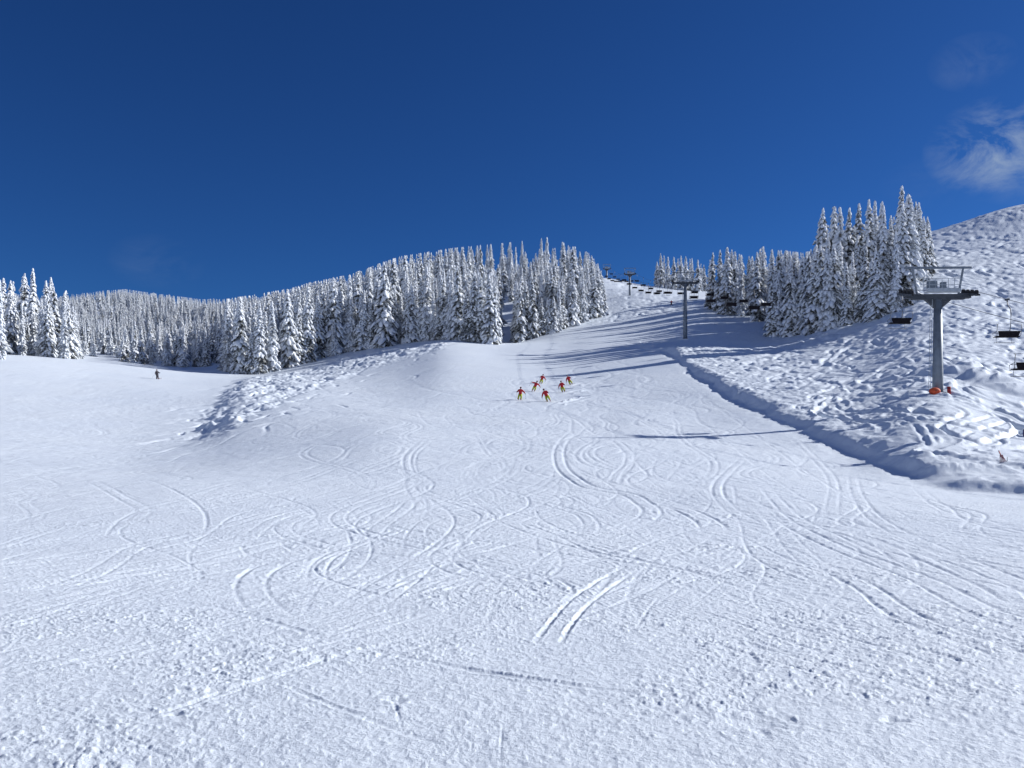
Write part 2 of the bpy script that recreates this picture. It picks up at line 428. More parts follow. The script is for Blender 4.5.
# ---- stamping of ski tracks, ruts and pits
low = np.zeros(Z.shape, np.float32); high = np.zeros(Z.shape, np.float32)
lnRR = np.log(RR)
def stamp(pts, w, d, berm=0.5, ragged=0.0, seed=0, ws=1.0):
    w = w * ws
    P = np.array(pts, float)
    if len(P) < 3: P = np.array([P[0], (P[0] + P[-1]) / 2, P[-1]])
    t = np.concatenate([[0], np.cumsum(np.hypot(*np.diff(P, axis=0).T))]); L = t[-1]
    if L < 0.05: return
    # Catmull-Rom style smoothing
    n = max(8, int(L / 0.5)); q = np.linspace(0, L, n)
    sx, sy = pchip(t, P[:, 0], q), pchip(t, P[:, 1], q)
    for _ in range(3):
        sx[1:-1] = 0.25 * sx[:-2] + 0.5 * sx[1:-1] + 0.25 * sx[2:]; sy[1:-1] = 0.25 * sy[:-2] + 0.5 * sy[1:-1] + 0.25 * sy[2:]
    c = 0
    while c < n - 1:
        e = min(n - 1, c + 12)
        r0 = max(2.0, min(math.hypot(sx[c], sy[c]), math.hypot(sx[e], sy[e])))
        ll = np.hypot(sx[e] - sx[c], sy[e] - sy[c]) + 0.3
        m = int(ll / min(0.0016 * r0, 0.12)) + 3
        f = np.linspace(c, e, m); i0 = np.clip(f.astype(int), 0, n - 2); a = f - i0
        cx, cy = sx[i0] * (1 - a) + sx[i0 + 1] * a, sy[i0] * (1 - a) + sy[i0 + 1] * a
        dx, dy = sx[i0 + 1] - sx[i0], sy[i0 + 1] - sy[i0]; dl = np.hypot(dx, dy) + 1e-9
        nx, ny = -dy / dl, dx / dl
        ww = max(w, 0.0011 * r0)
        k = int(4.4 * ww / (0.0009 * r0)) + 5
        off = np.linspace(-2.2 * ww, 2.2 * ww, k)
        edge = np.sin(math.pi * np.clip(f / (n - 1), 0.0, 1)) ** 0.75 * (1 + .35 * vnoise(cx / 1.7, cy / 1.7, 77))
        if ragged: edge = edge * (1 - ragged * 0.5 * (1 + vnoise(cx / 0.9, cy / 0.9, seed)))
        s = off / ww
        gp = -np.clip(1 - s * s, 0, None); bp = berm * np.exp(-((np.abs(s) - 1.35) / 0.38) ** 2)
        if ragged:
            rg = 1 + ragged * vnoise((cx[:, None] + nx[:, None] * off) / 0.25, (cy[:, None] + ny[:, None] * off) / 0.25, seed + 3)
        else: rg = 1
        Xs = (cx[:, None] + nx[:, None] * off); Ys = (cy[:, None] + ny[:, None] * off)
        th = np.arctan2(Xs, Ys); lr = 0.5 * np.log(Xs ** 2 + Ys ** 2)
        ti = np.rint((th - TH[70]) / (TH[71] - TH[70])).astype(int) + 70
        rj = np.clip(np.searchsorted(lnRR, lr), 0, NR - 1)
        ok = (ti >= 70) & (ti < 70 + NF) & (rj > 0)
        g_ = (gp[None, :] * d * edge[:, None]).astype(np.float32); b_ = (bp[None, :] * d * edge[:, None] * rg).astype(np.float32)
        np.minimum.at(low, (ti[ok], rj[ok]), g_[ok]); np.maximum.at(high, (ti[ok], rj[ok]), b_[ok])
        c = e
def ptrack(px, w=0.11, d=0.05, berm=0.5, twin=0.0, f=1.0, **k):
    w *= .34 * f; d *= .42 * f; twin *= .8
    P = [ground_hit(*p) for p in px]
    stamp(P, w, d, berm, **k)
    if twin:
        Q = np.array(P); T = np.gradient(Q, axis=0); T /= np.hypot(T[:, 0], T[:, 1])[:, None] + 1e-9
        stamp(Q + np.stack([-T[:, 1], T[:, 0]], 1) * twin, w, d, berm, **k)
def zt(sc, ox, oy, P): return [(ox + x / sc, oy + y / sc) for x, y in P]
A = lambda *P: zt(3.938, 500, 340, P)
B = lambda *P: zt(1.754, 512, 330, P)
C_ = lambda *P: zt(1.754, 0, 330, P)
for px, w_, d_, tw in [
    (A((290, 350), (235, 400), (212, 460), (222, 505), (270, 550), (330, 585), (420, 598), (500, 615), (548, 650), (562, 680), (530, 710), (450, 740), (350, 765)), .22, .13, .7),
    (A((425, 240), (470, 275), (540, 315), (600, 345), (640, 380), (610, 420)), .12, .07, .5),
    (A((380, 380), (440, 400), (488, 440), (490, 480), (440, 540), (420, 590)), .16, .09, .6),
    (A((530, 400), (528, 460), (480, 530), (458, 590)), .14, .08, 0),
    (A((560, 290), (670, 310), (695, 365), (740, 415), (815, 462), (828, 500), (790, 545), (700, 580), (560, 598), (420, 590)), .16, .09, .5),
    (A((300, 235), (370, 245), (420, 270), (420, 300), (380, 330)), .12, .06, 0),
    (A((0, 610), (100, 632), (220, 660), (310, 700), (335, 740), (300, 765)), .12, .06, .5),
    (A((620, 640), (690, 670), (760, 710), (800, 765)), .2, .1, .8),
    (A((950, 455), (880, 520), (840, 570), (840, 620), (900, 680), (1010, 745)), .16, .09, .5),
    (A((910, 560), (925, 610), (925, 670)), .10, .06, 0),
    (A((640, 430), (610, 480), (605, 540), (640, 570)), .10, .06, 0),
    (A((640, 570), (700, 500), (730, 440)), .10, .06, 0),
    (A((490, 180), (520, 230), (600, 260), (700, 240)), .12, .05, .5),
    (A((120, 60), (300, 75), (480, 68)), .2, .05, 0),
    (A((830, 210), (760, 250), (740, 290)), .2, .06, 0),
    (A((80, 410), (150, 380), (170, 410), (150, 470)), .1, .05, .5),
    (B((440, 310), (480, 345), (560, 385), (680, 430), (790, 490), (898, 535), (960, 560)), .13, .08, .5),
    (B((590, 250), (600, 300), (650, 350), (760, 400), (898, 460), (960, 485)), .12, .07, .5),
    (B((640, 340), (760, 352), (898, 382), (960, 395)), .10, .06, .4),
    (B((430, 270), (500, 340), (620, 400), (760, 460), (898, 500), (960, 520)), .12, .07, .5),
    (B((480, 180), (540, 240), (545, 350)), .12, .07, .5),
    (B((700, 275), (760, 320), (830, 345), (898, 372)), .12, .05, .5),
    (B((500, 400), (600, 450), (700, 520), (820, 560), (898, 590)), .12, .06, .4),
    (B((560, 360), (700, 400), (800, 440), (898, 495)), .14, .07, .5),
    (B((210, 445), (330, 458)), .05, .03, 0), (B((430, 480), (530, 492)), .05, .03, 0),
    (B((215, 530), (240, 490), (265, 462)), .04, .03, 0),
    (C_((745, 188), (715, 212), (708, 245), (735, 270)), .16, .09, .5),
    (C_((765, 190), (735, 215), (730, 245), (762, 268)), .12, .07, 0),
    (C_((730, 140), (758, 168), (812, 178)), .14, .06, 0),
    (C_((830, 180), (850, 215), (882, 250), (870, 275)), .13, .06, .4),
    (C_((250, 262), (310, 285), (352, 312), (362, 345), (340, 380)), .13, .07, 0),
    (C_((590, 465), (570, 430), (590, 395), (650, 372), (715, 352), (700, 344), (600, 342)), .11, .06, .35),
    (C_((150, 265), (210, 300), (240, 320), (200, 345)), .12, .05, .5),
    (C_((740, 365), (742, 388)), .05, .04, 0), (C_((882, 680), (876, 768)), .022, .014, 0),
    (C_((655, 505), (780, 460), (898, 412)), .16, .03, .25),
    (C_((683, 640), (700, 680), (706, 700)), .03, .012, 0),
]:
    ptrack(px, w_, d_, 0.55, tw)
# twin carved grooves in the middle foreground
ptrack(B((215, 408), (160, 435), (100, 475), (62, 520), (40, 550)), .085, .075, .55)
ptrack(B((225, 420), (175, 450), (125, 490), (98, 525), (82, 556)), .085, .075, .55)
# groomer lane edges down the right of the run
for off_ in (0, 7):
    ptrack([(650 + off_ * 4, 372 + off_ * 0.5), (697 + off_ * 5, 418), (760 + off_ * 6, 468), (840 + off_ * 7, 520), (930 + off_ * 8, 566), (1040, 600 - off_)], .22, .06, .9)
# groove and broken ridge across the foreground
ptrack([(60, 590), (200, 603), (330, 640), (470, 672), (600, 690), (760, 712), (900, 706), (1100, 700)], .13, .035, .8, ragged=.7, seed=9)
ptrack([(0, 690), (120, 735), (200, 775)], .035, .010, .8, ragged=.6, seed=12)
ptrack([(270, 680), (370, 722), (480, 760)], .08, .02, .8, ragged=.6, seed=14)
PITS = [(ground_hit(u_, v_), w_, d_) for (u_, v_, w_, d_) in [(757, 724, .11, .022), (741, 708, .07, .014), (396, 700, .05, .03), (390, 711, .035, .02), (893, 720, .05, .02), (215, 690, .05, .02), (175, 715, .04, .02)]]
# spray berms thrown up by the skiers
for P in [((556, 405), (575, 401), (590, 397)), ((566, 394), (578, 391), (587, 389)), ((573, 386), (580, 384), (588, 383))]:
    ptrack(list(P), .35, .05, 4.0, ragged=.5, seed=3, f=4.5)
# many fainter tracks that snake down the run
def snake(x0, y0, x1, y1, lam, am, w_, d_, twin=True, ph=None, berm=.5, **k):
    n = max(10, int(math.hypot(x1 - x0, y1 - y0) / 1.5)); t = np.linspace(0, 1, n)
    L = math.hypot(x1 - x0, y1 - y0); ph = random.uniform(0, 6.3) if ph is None else ph
    am_ = am * np.sin(2 * math.pi * t * L / lam + ph)
    nx, ny = -(y1 - y0) / L, (x1 - x0) / L
    P = np.stack([x0 + (x1 - x0) * t + nx * am_, y0 + (y1 - y0) * t + ny * am_], 1)
    stamp(P, w_, d_, berm, **k)
    if twin: stamp(P + np.array([[0.42 * nx, 0.42 * ny]]), w_, d_, berm, **k)
def edge_x(y): # x of the bank at y
    b = sorted(bank[:11], key=lambda p: p[1]); return float(np.interp(y, [p[1] for p in b], [p[0] for p in b]))
for i in range(620):
    y0 = 16 * (170 / 16) ** random.random(); u0 = random.gauss(590, 190)
    x0 = (u0 - 512) / F * y0
    if x0 > edge_x(y0) - 3: continue
    L = random.uniform(12, 34) * (.5 + y0 / 60); y1 = max(9, y0 - L); x1 = x0 + random.gauss(0.02, .3) * L
    if x1 > edge_x(y1) - 2: continue
    snake(x0, y0, x1, y1, random.uniform(16, 36), random.uniform(.4, 2.6), random.uniform(.018, .045), random.uniform(.005, .024) * (1 + y0 / 110), random.random() < .45)
for i in range(120):   # sweeping lines that run out to the left
    u0 = random.uniform(120, 640); v0 = random.uniform(455, 640); p0 = ground_hit(u0, v0)
    du = random.uniform(120, 420); k_ = random.uniform(.08, .32)
    pts = [(u0 - du * t, v0 + du * k_ * (t * .6 + .4 * t * t)) for t in (0, .33, .66, 1)]
    ptrack(pts, random.uniform(.02, .06), random.uniform(.010, .03) * (1 + p0[1] / 50), .7, random.choice([0, .35]))
for i in range(55):   # lines fanning to the lower right
    u0 = random.uniform(650, 900); v0 = random.uniform(480, 640); du = random.uniform(100, 330)
    pts = [(u0 + du * t, v0 + du * random.uniform(.28, .36) * t) for t in (0, .33, .66, 1)]
    ptrack(pts, random.uniform(.04, .08), random.uniform(.015, .035), .6, random.choice([0, .35]))
for i in range(120):   # left-hand run
    y0 = random.uniform(60, 175); x0 = random.uniform(-.60, -.36) * y0; L = random.uniform(15, 45)
    snake(x0, y0, x0 + random.uniform(-8, 6), y0 - L, random.uniform(14, 30), random.uniform(.5, 2), .05, .02)
# skiers' arcs through the powder right of the bank
for i in range(1400):
    y0 = random.uniform(30, 330) ** 1.0; a0 = random.uniform(.20, 1.02); x0 = a0 * y0
    if x0 < edge_x(min(y0, 185)) + 2.0: continue
    if y0 > 185 and a0 < .40: continue
    if math.hypot((x0 - mx) / 6.0, (y0 - my) / 11.0) < 1.0: continue
    sc_ = 1 + y0 / 210
    L = random.uniform(9, 26) * sc_; an = random.gauss(-1.85, .32)
    x1, y1 = x0 + math.cos(an) * L, y0 + math.sin(an) * L
    if x1 < edge_x(min(max(y1, 36), 185)) + 1.2 or y1 < 36: continue
    snake(x0, y0, x1, y1, random.uniform(8, 17) * sc_, random.uniform(.6, 2.0) * sc_, random.uniform(.12, .26) * sc_, random.uniform(.10, .22) * sc_, random.random() < .5, ragged=.12, seed=i, berm=.7)
for i in range(760):   # turns carved down the open hillside at the right
    y0 = random.uniform(95, 330); u0 = random.uniform(850, 1330); x0 = (u0 - 512) / F * y0
    if y0 > 150 and u0 < 925: continue
    sc_ = .8 + y0 / 190; L = random.uniform(14, 34) * sc_; an = random.gauss(-2.15, .3)
    x1, y1 = x0 + math.cos(an) * L, y0 + math.sin(an) * L
    if math.hypot((x1 - mx) / 7.0, (y1 - my) / 13.0) < 1.0 or x1 < edge_x(min(max(y1, 36), 185)) + 3: continue
    snake(x0, y0, x1, y1, random.uniform(11, 20) * sc_, random.uniform(1.2, 2.8) * sc_, random.uniform(.20, .38) * sc_, random.uniform(.16, .30) * sc_, False, ragged=.08, seed=i, berm=.8)
for px in [[(850, 405), (905, 425), (925, 445), (938, 468)], [(858, 402), (912, 420), (934, 442), (945, 466)], [(985, 352), (1005, 365), (1022, 388), (1030, 400)], [(940, 440), (975, 425), (1024, 408)], [(950, 447), (985, 432), (1024, 418)], [(960, 455), (1000, 440), (1030, 430)], [(790, 345), (792, 372), (802, 400)], [(797, 343), (800, 370), (808, 398)]]:
    ptrack(px, .25, .2, .6, ragged=.3, seed=5, f=1.6)
for i in range(150):   # spine
    k = random.uniform(0, 1) ** 1.4; p = ground_hit(212 + 220 * k + random.gauss(0, 22), 420 - 68 * k + random.gauss(0, 12))
    L = random.uniform(4, 12); an = random.uniform(-2.6, -1.2)
    snake(p[0], p[1], p[0] + math.cos(an) * L, p[1] + math.sin(an) * L, 9, random.uniform(.3, 1), random.uniform(.18, .35), random.uniform(.1, .22), False, ragged=.4, seed=i)
for i in range(60):   # far slope above the run
    y0 = random.uniform(275, 400); x0 = random.uniform(.10, .2) * y0; L = random.uniform(10, 35)
    if x0 > 60: continue
    snake(x0, y0, x0 + random.gauss(-4, 6), y0 - L, 22, random.uniform(1, 3), .5, random.uniform(.2, .4), False, ragged=.3, seed=i)
low = blur(blur(low, 2, 0), 1, 1) * 1.1; high = blur(blur(high, 2, 0), 1, 1)
Z += low + high * (low > -0.002 * 1) + 0.3 * high * (low <= -0.002)
for (px_, py_), w_, d_ in PITS:
    n_ = 1 + .6 * fbm(xs, ys_, .09, 3, 901)
    q_ = np.hypot((xs - px_) / (w_ * 1.3), (ys_ - py_) / w_) * n_
    Z[:, js] += -d_ * np.exp(-q_ ** 2) + d_ * .35 * np.exp(-((q_ - 1.7) / .5) ** 2) * (fbm(xs, ys_, .05, 2, 903) + .5)
# faint corduroy left where nobody has skied yet
cord = np.zeros(X[:, js].shape, np.float32)
cxy = ground_hit(640, 600)
cord = np.exp(-(np.hypot((xs - cxy[0]) / 0.9, (ys_ - cxy[1]) / 1.3)) ** 4)
Z[:, js] += cord * 0.0022 * np.sin(xs * 2 * math.pi / 0.075 + ys_ * 18)

def ground_z(x, y):
    """height of the finished snow surface"""
    th = math.atan2(x, y); r = math.hypot(x, y)
    i = int(np.clip(np.searchsorted(TH, th), 1, NT - 1)); j = int(np.clip(np.searchsorted(RR, r), 1, NR - 1))
    return float(min(Z[i, j], Z[i - 1, j], Z[i, j - 1], Z[i - 1, j - 1]))

nv = NT * NR + 1
co = np.empty((nv, 3), np.float32)
co[:-1, 0] = X.ravel(); co[:-1, 1] = Y.ravel(); co[:-1, 2] = Z.ravel(); co[-1] = (0, 0, 0)
I, J = np.meshgrid(np.arange(NT), np.arange(NR - 1), indexing='ij'); I2 = (I + 1) % NT
quads = np.stack([I * NR + J, I * NR + J + 1, I2 * NR + J + 1, I2 * NR + J], -1).reshape(-1, 4)
tri = np.stack([np.full(NT, nv - 1), np.arange(NT) * NR, ((np.arange(NT) + 1) % NT) * NR], -1)
nq, ntri = len(quads), len(tri)
me = bpy.data.meshes.new('snow_slope')
me.vertices.add(nv); me.vertices.foreach_set('co', co.ravel())
me.loops.add(nq * 4 + ntri * 3)
me.loops.foreach_set('vertex_index', np.concatenate([quads[:, ::-1].ravel(), tri[:, ::-1].ravel()]).astype(np.int32))
me.polygons.add(nq + ntri)
me.polygons.foreach_set('loop_start', np.concatenate([np.arange(nq) * 4, nq * 4 + np.arange(ntri) * 3]).astype(np.int32))
me.polygons.foreach_set('use_smooth', np.ones(nq + ntri, bool))
me.update(calc_edges=True)
if me.polygons[1000].normal.z < 0: me.flip_normals()
ground = bpy.data.objects.new('snow_ground', me); COL.objects.link(ground); ground['kind'] = 'structure'

def snow_material():
    m = bpy.data.materials.new('snow'); m.use_nodes = True
    n, l = m.node_tree.nodes, m.node_tree.links; p = n['Principled BSDF']
    p.inputs['Roughness'].default_value = 0.55; p.inputs['Specular IOR Level'].default_value = 0.25
    t = n.new('ShaderNodeTexCoord')
    n1 = n.new('ShaderNodeTexNoise'); n1.inputs['Scale'].default_value = 13; n1.inputs['Detail'].default_value = 8; n1.inputs['Roughness'].default_value = 0.68
    n2 = n.new('ShaderNodeTexNoise'); n2.inputs['Scale'].default_value = 0.08; n2.inputs['Detail'].default_value = 4
    l.new(t.outputs['Object'], n1.inputs['Vector']); l.new(t.outputs['Object'], n2.inputs['Vector'])
    r = n.new('ShaderNodeValToRGB'); r.color_ramp.elements[0].position = .3; r.color_ramp.elements[1].position = .7
    r.color_ramp.elements[0].color = (.735, .805, .895, 1); r.color_ramp.elements[1].color = (.78, .845, .92, 1)
    l.new(n2.outputs[0], r.inputs[0]); l.new(r.outputs[0], p.inputs['Base Color'])
    b = n.new('ShaderNodeBump'); b.inputs['Strength'].default_value = 0.8; b.inputs['Distance'].default_value = 0.035
    l.new(n1.outputs[0], b.inputs['Height']); l.new(b.outputs[0], p.inputs['Normal'])
    return m
M_SNOW = snow_material()
me.materials.append(M_SNOW)

# ------------------------------------------------------------------ snow-laden spruces
M_BARK = mat('bark', (.075, .055, .045), .9, var=.4, vscale=5, bump=.5)
M_TSNOW = mat('tree_snow', (.78, .815, .86), .7, spec=.2, bump=.6, bscale=5.0)
def foliage_mat(name, dark, frost, cut0, cut1, sc):
    m = bpy.data.materials.new(name); m.use_nodes = True
    n, l = m.node_tree.nodes, m.node_tree.links; p = n['Principled BSDF']
    p.inputs['Roughness'].default_value = .85; p.inputs['Specular IOR Level'].default_value = .15
    t = n.new('ShaderNodeTexCoord'); no = n.new('ShaderNodeTexNoise'); no.inputs['Scale'].default_value = sc; no.inputs['Detail'].default_value = 5; no.inputs['Roughness'].default_value = .7
    l.new(t.outputs['Object'], no.inputs['Vector'])
    r = n.new('ShaderNodeValToRGB'); r.color_ramp.elements[0].position = cut0; r.color_ramp.elements[1].position = cut1
    r.color_ramp.elements[0].color = (*dark, 1); r.color_ramp.elements[1].color = (*frost, 1)
    l.new(no.outputs[0], r.inputs[0]); l.new(r.outputs[0], p.inputs['Base Color'])
    return m
M_FOL = foliage_mat('frosted_needles', (.040, .038, .026), (.50, .53, .56), .44, .58, 1.6)
M_FOL2 = foliage_mat('rimed_needles', (.09, .095, .09), (.64, .67, .71), .36, .54, 1.6)

def ell(c, a, w_, h, dirx, diry, droop, seg, ring, rj):
    """flattened drooping blob along direction (dirx,diry)"""
    vs = []
    px, py = -diry, dirx
    def P(s, t, q):
        z = q * h - droop * (s * 0.5 + 0.5) ** 1.6
        return (c[0] + dirx * s * a + px * t * w_, c[1] + diry * s * a + py * t * w_, c[2] + z)
    vs.append(P(-1, 0, 0))
    for i in range(1, ring):
        ph = math.pi * i / ring; s = -math.cos(ph); rr = math.sin(ph)
        for k in range(seg):
            t = 2 * math.pi * k / seg
            j = 1 + rj * (random.random() - .5)
            vs.append(P(s, rr * math.cos(t) * j, rr * math.sin(t) * j))
    vs.append(P(1, 0, 0)); e = len(vs) - 1
    f = [(0, 1 + (k + 1) % seg, 1 + k) for k in range(seg)]
    for i in range(ring - 2):
        a_ = 1 + i * seg
        for k in range(seg):
            q = (k + 1) % seg; f.append((a_ + k, a_ + q, a_ + seg + q, a_ + seg + k))
    a_ = 1 + (ring - 2) * seg
    f += [(a_ + k, a_ + (k + 1) % seg, e) for k in range(seg)]
    return vs, f

def spruce(H, W, lev_step, nb, snowiness, lod, seed, bend=0.0):
    random.seed(seed)
    fol, sno, tr = MB(), MB(), MB()
    tr.tube([(0, 0, -.6), (0, 0, H * .35), (bend * .3, 0, H * .7), (bend, 0, H * .97)], [H * .014 + .06, H * .011 + .03, H * .006 + .02, .02], 7)
    z = H * random.uniform(.02, .05)
    bald = [(random.uniform(0, 6.28), random.uniform(.0, .75)) for _ in range(4)]
    while z < H * .985:
        t = z / H
        prof = 1.02 * (1 - t) ** .70 * (.82 + .18 * math.sin(t * 23 + seed))
        if t < .10: prof *= .70 + 3 * t
        Rr = W * prof + .10
        n = max(4, int(nb * (.62 + .65 * (1 - t))))
        a0 = random.uniform(0, 6.28)
        bx = bend * t * t
        for k in range(n):
            an = a0 + 6.283 * k / n + random.uniform(-.3, .3)
            L = Rr * random.uniform(.68, 1.22)
            dx, dy = math.cos(an), math.sin(an)
            zz = z + random.uniform(-.5, .5) * lev_step
            rise = .10 * L * (t > .6) ; droop = L * random.uniform(.45, .85) + .12
            # needles: a drooping, ragged two-sided spray
            m = 3 if lod == 0 else 2
            px, py = -dy, dx; wv = L * random.uniform(.22, .34) + .06
            vs = []
            for i in range(m + 1):
                s = (i / m); r0 = .12 * L + s * L * .92; zc = zz + rise * s - droop * s ** 1.5
                wd = wv * (math.sin(math.pi * min(.97, s * .75 + .2))) * random.uniform(.8, 1.2)
                sag = wd * random.uniform(.55, 1.1)
                for q, sg in ((-1, sag), (0, 0), (1, sag)):
                    jj = random.uniform(-.1, .1) * L
                    vs.append((bx + dx * (r0 + jj * abs(q)) + px * q * wd, dy * (r0 + jj * abs(q)) + py * q * wd, zc - sg))
            fs_ = []
            for i in range(m):
                for q in (0, 1):
                    fs_.append((i * 3 + q, i * 3 + q + 1, (i + 1) * 3 + q + 1, (i + 1) * 3 + q))
            fol.add(vs, fs_)
            # snow load on the branch
            sb = snowiness
            for (ba, bt) in bald:
                if abs((an - ba + math.pi) % 6.283 - math.pi) < .9 and abs(t - bt) < .10: sb *= .25
            if random.random() < sb * .97:
                pads = 2 if (lod == 0 and L > .9 and random.random() < .75) else 1
                for pd in range(pads):
                    s = random.uniform(.50, .66) if pads == 1 else (.38 if pd == 0 else .80)
                    la = L * (.36 if pads == 1 else .22) * random.uniform(.85, 1.15) + .05
                    w2 = (wv * random.uniform(.65, .95) if pads == 1 else wv * random.uniform(.5, .85)) + .05
                    h2 = min(.36, .11 + L * .14) * random.uniform(.7, 1.3)
                    cz = zz + rise * s - droop * max(0, s - la / L) ** 1.5 + h2 * .30
                    dr = droop * ((s + la / L) ** 1.5 - max(0, s - la / L) ** 1.5)
                    v_, f_ = ell((bx + dx * (s * L * .95 + .1 * L), dy * (s * L * .95 + .1 * L), cz), la, w2, h2, dx, dy, dr, 6 if lod == 0 else 4, 4 if lod == 0 else 2, .5)
                    sno.add(v_, f_)
        z += lev_step * (1.0 - .45 * t) * random.uniform(.85, 1.15)
    v_, f_ = ell((bend, 0, H * .97), .20, .20, H * .035, 1, 0, 0, 6, 4, .2); sno.add(v_, f_)
    return fol, sno, tr

variants = []
specs = [(18, 2.5, .62, 8, .86, 0), (18, 2.1, .60, 8, .92, 0), (18, 2.9, .62, 9, .66, .25), (18, 1.8, .60, 7, .88, 0), (18, 2.3, .58, 8, .56, -.3), (18, 2.7, .60, 9, .90, .1), (18, 2.0, .56, 8, .70, 0), (18, 3.2, .66, 9, .88, .2)]
for i, (H, W, st, nb, sn, bd) in enumerate(specs):
    f_, s_, t_ = spruce(H, W, st, nb, sn, 0, 100 + i, bd)
    fo = M_FOL if i % 3 else M_FOL2
    variants.append((t_.mesh('trunk', M_BARK, True), f_.mesh('crown', fo), s_.mesh('snow_load', M_TSNOW, True)))
f_, s_, t_ = spruce(7, 1.5, .45, 8, 1.0, 0, 150, .2)     # small tree quite buried in snow
small = (t_.mesh('trunk', M_BARK, True), f_.mesh('crown', M_FOL2), s_.mesh('snow_load', M_TSNOW, True))
lods = []
for i in range(5):
    H = 18; f_, s_, t_ = spruce(H, [2.5, 3.0, 2.2, 2.7, 3.3][i], 1.05, 7, .97, 1, 200 + i)
    lods.append((np.array(f_.v), f_.f, np.array(s_.v), s_.f))
random.seed(5)

# tree positions: (u range, y range) of each stand, tree-line and skyline taken from the photograph
def interp(P, u): return float(np.interp(u, [p[0] for p in P], [p[1] for p in P]))
sky_L = [(-90, 262), (-40, 270), (0, 279), (5, 277), (13, 281), (24, 273), (33, 268), (40, 284), (51, 277), (58, 300), (66, 290), (75, 306), (82, 320)]
sky_D = [(-120, 285), (60, 296), (100, 291), (125, 289), (160, 294), (200, 299), (230, 299), (260, 297), (300, 287)]
sky_C = [(215, 300), (250, 295), (290, 288), (310, 282), (350, 274), (380, 263), (400, 256), (425, 252), (450, 248), (490, 244), (530, 240), (552, 236), (570, 246), (585, 247), (592, 256), (600, 266), (606, 285)]
sky_F = [(654, 270), (660, 250), (672, 255), (690, 256), (705, 262), (715, 255)]
sky_M = [(700, 262), (712, 252), (727, 247), (740, 254), (752, 256), (763, 246), (775, 250), (785, 250), (800, 252), (815, 250), (830, 230)]
sky_R = [(770, 285), (785, 262), (800, 256), (815, 246), (822, 208), (834, 206), (848, 207), (857, 203), (869, 199), (882, 201), (891, 215), (901, 185), (910, 195), (919, 202), (928, 216), (934, 232), (940, 262)]
trees = []   # x, y, z, height, stand
def px_of(x, y, z): return 512 + F * x / y, HOR - F * (z - EYE) / y
def plant(u0, u1, y0, y1, n, skyl, hmin, hmax, stand, mind=2.2, ok=None, hit=.25, wfar=1.0):
    got = []; tries = 0
    while len(got) < n and tries < n * 60:
        tries += 1
        u = random.uniform(u0, u1); y = (random.uniform(y0 ** wfar, y1 ** wfar)) ** (1 / wfar); x = (u - 512) / F * y
        if ok and not ok(u, y, x): continue
        if any((x - a) ** 2 + (y - b) ** 2 < mind * mind for a, b, *_ in got): continue
        z = float(base_h(x, y)); h = random.uniform(hmin, hmax)
        cap = (HOR - interp(skyl, u)) * y / F + EYE - z      # height at which its tip meets the skyline
        if cap < hmin * .55: continue
        if h > cap: h = cap * (random.uniform(.80, 1.0) if stand != 'D' else random.uniform(.5, 1.06))
        elif random.random() < hit and cap < hmax * 1.15: h = cap
        got.append((x, y, z, h, stand))
    trees.extend(got)
def line_y(P):   # row of the tree line -> distance of the front row
    return [(u, ground_hit(u, v)[1]) for u, v in P]
tl_C = line_y([(232, 374), (262, 374), (285, 369), (320, 359), (350, 352), (380, 347.5), (415, 342), (440, 340), (470, 342.5), (495, 344.5), (520, 342), (545, 336), (560, 331), (580, 324), (598, 318)])
def okC(u, y, x):
    if u > 604: return False
    if 498 < u < 516 and y < 325: return False
    return y > interp(tl_C, u)
# front row of the central wood follows its edge
k = 0
for u in np.arange(240, 603, 5.2):
    if 496 < u < 518: continue
    uu = u + random.uniform(-1.5, 1.5); y = interp(tl_C, u) + random.uniform(.3, 5); x = (uu - 512) / F * y
    z = float(base_h(x, y)); cap = (HOR - interp(sky_C, uu)) * y / F + EYE - z
    trees.append((x, y, z, min(random.choice([9, 12, 14, 16, 17, 18]) * random.uniform(.85, 1.12), cap), 'C'))
plant(225, 604, 195, 300, 280, sky_C, 12, 20, 'C', 2.6, okC)
plant(228, 604, 290, 480, 330, sky_C, 12, 19, 'C', 2.8, okC, .5)
for (u, v, h) in [(33, 352, 19.5), (24, 350, 18), (51, 352, 17.5), (66, 353, 14.5), (13, 348, 16), (3, 347, 16), (40, 355, 14), (45, 354, 10), (58, 353, 12.5), (75, 356, 11.5), (29, 354, 12), (19, 349, 13), (8, 350, 11), (62, 355, 7)]:
    x, y = ground_hit(u, v); y += random.uniform(0, 8); x = (u - 512) / F * y; z = float(base_h(x, y))
    cap = (HOR - interp(sky_L, u)) * y / F + EYE - z
    trees.append((x, y, z, cap if h > 14 else min(h, cap), 'L'))
plant(2, 76, 190, 225, 34, sky_L, 9, 16, 'L', 1.8)
plant(-110, 2, 165, 215, 26, sky_L, 10, 18, 'L', 2.6)
plant(-110, 300, 300, 620, 900, sky_D, 10, 16, 'D', 2.6, lambda u, y, x: y > 285 + 60 * (u < 110) and not (80 < u < 122 and y < 385), .2)
plant(-150, 320, 560, 1000, 1300, sky_D, 11, 16, 'D', 3.0, None, .5)
tl_R = line_y([(770, 337), (790, 336), (830, 331), (850, 326), (880, 318), (900, 312)]) + [(935, 178)]
for u in np.arange(772, 912, 6.2):
    y = interp(tl_R, u) + random.uniform(0, 6); x = (u - 512) / F * y; z = float(base_h(x, y))
    cap = (HOR - interp(sky_R, u)) * y / F + EYE - z
    trees.append((x, y, z, min(random.choice([8, 13, 16, 18, 20, 20]) * random.uniform(.9, 1.1), cap), 'R'))
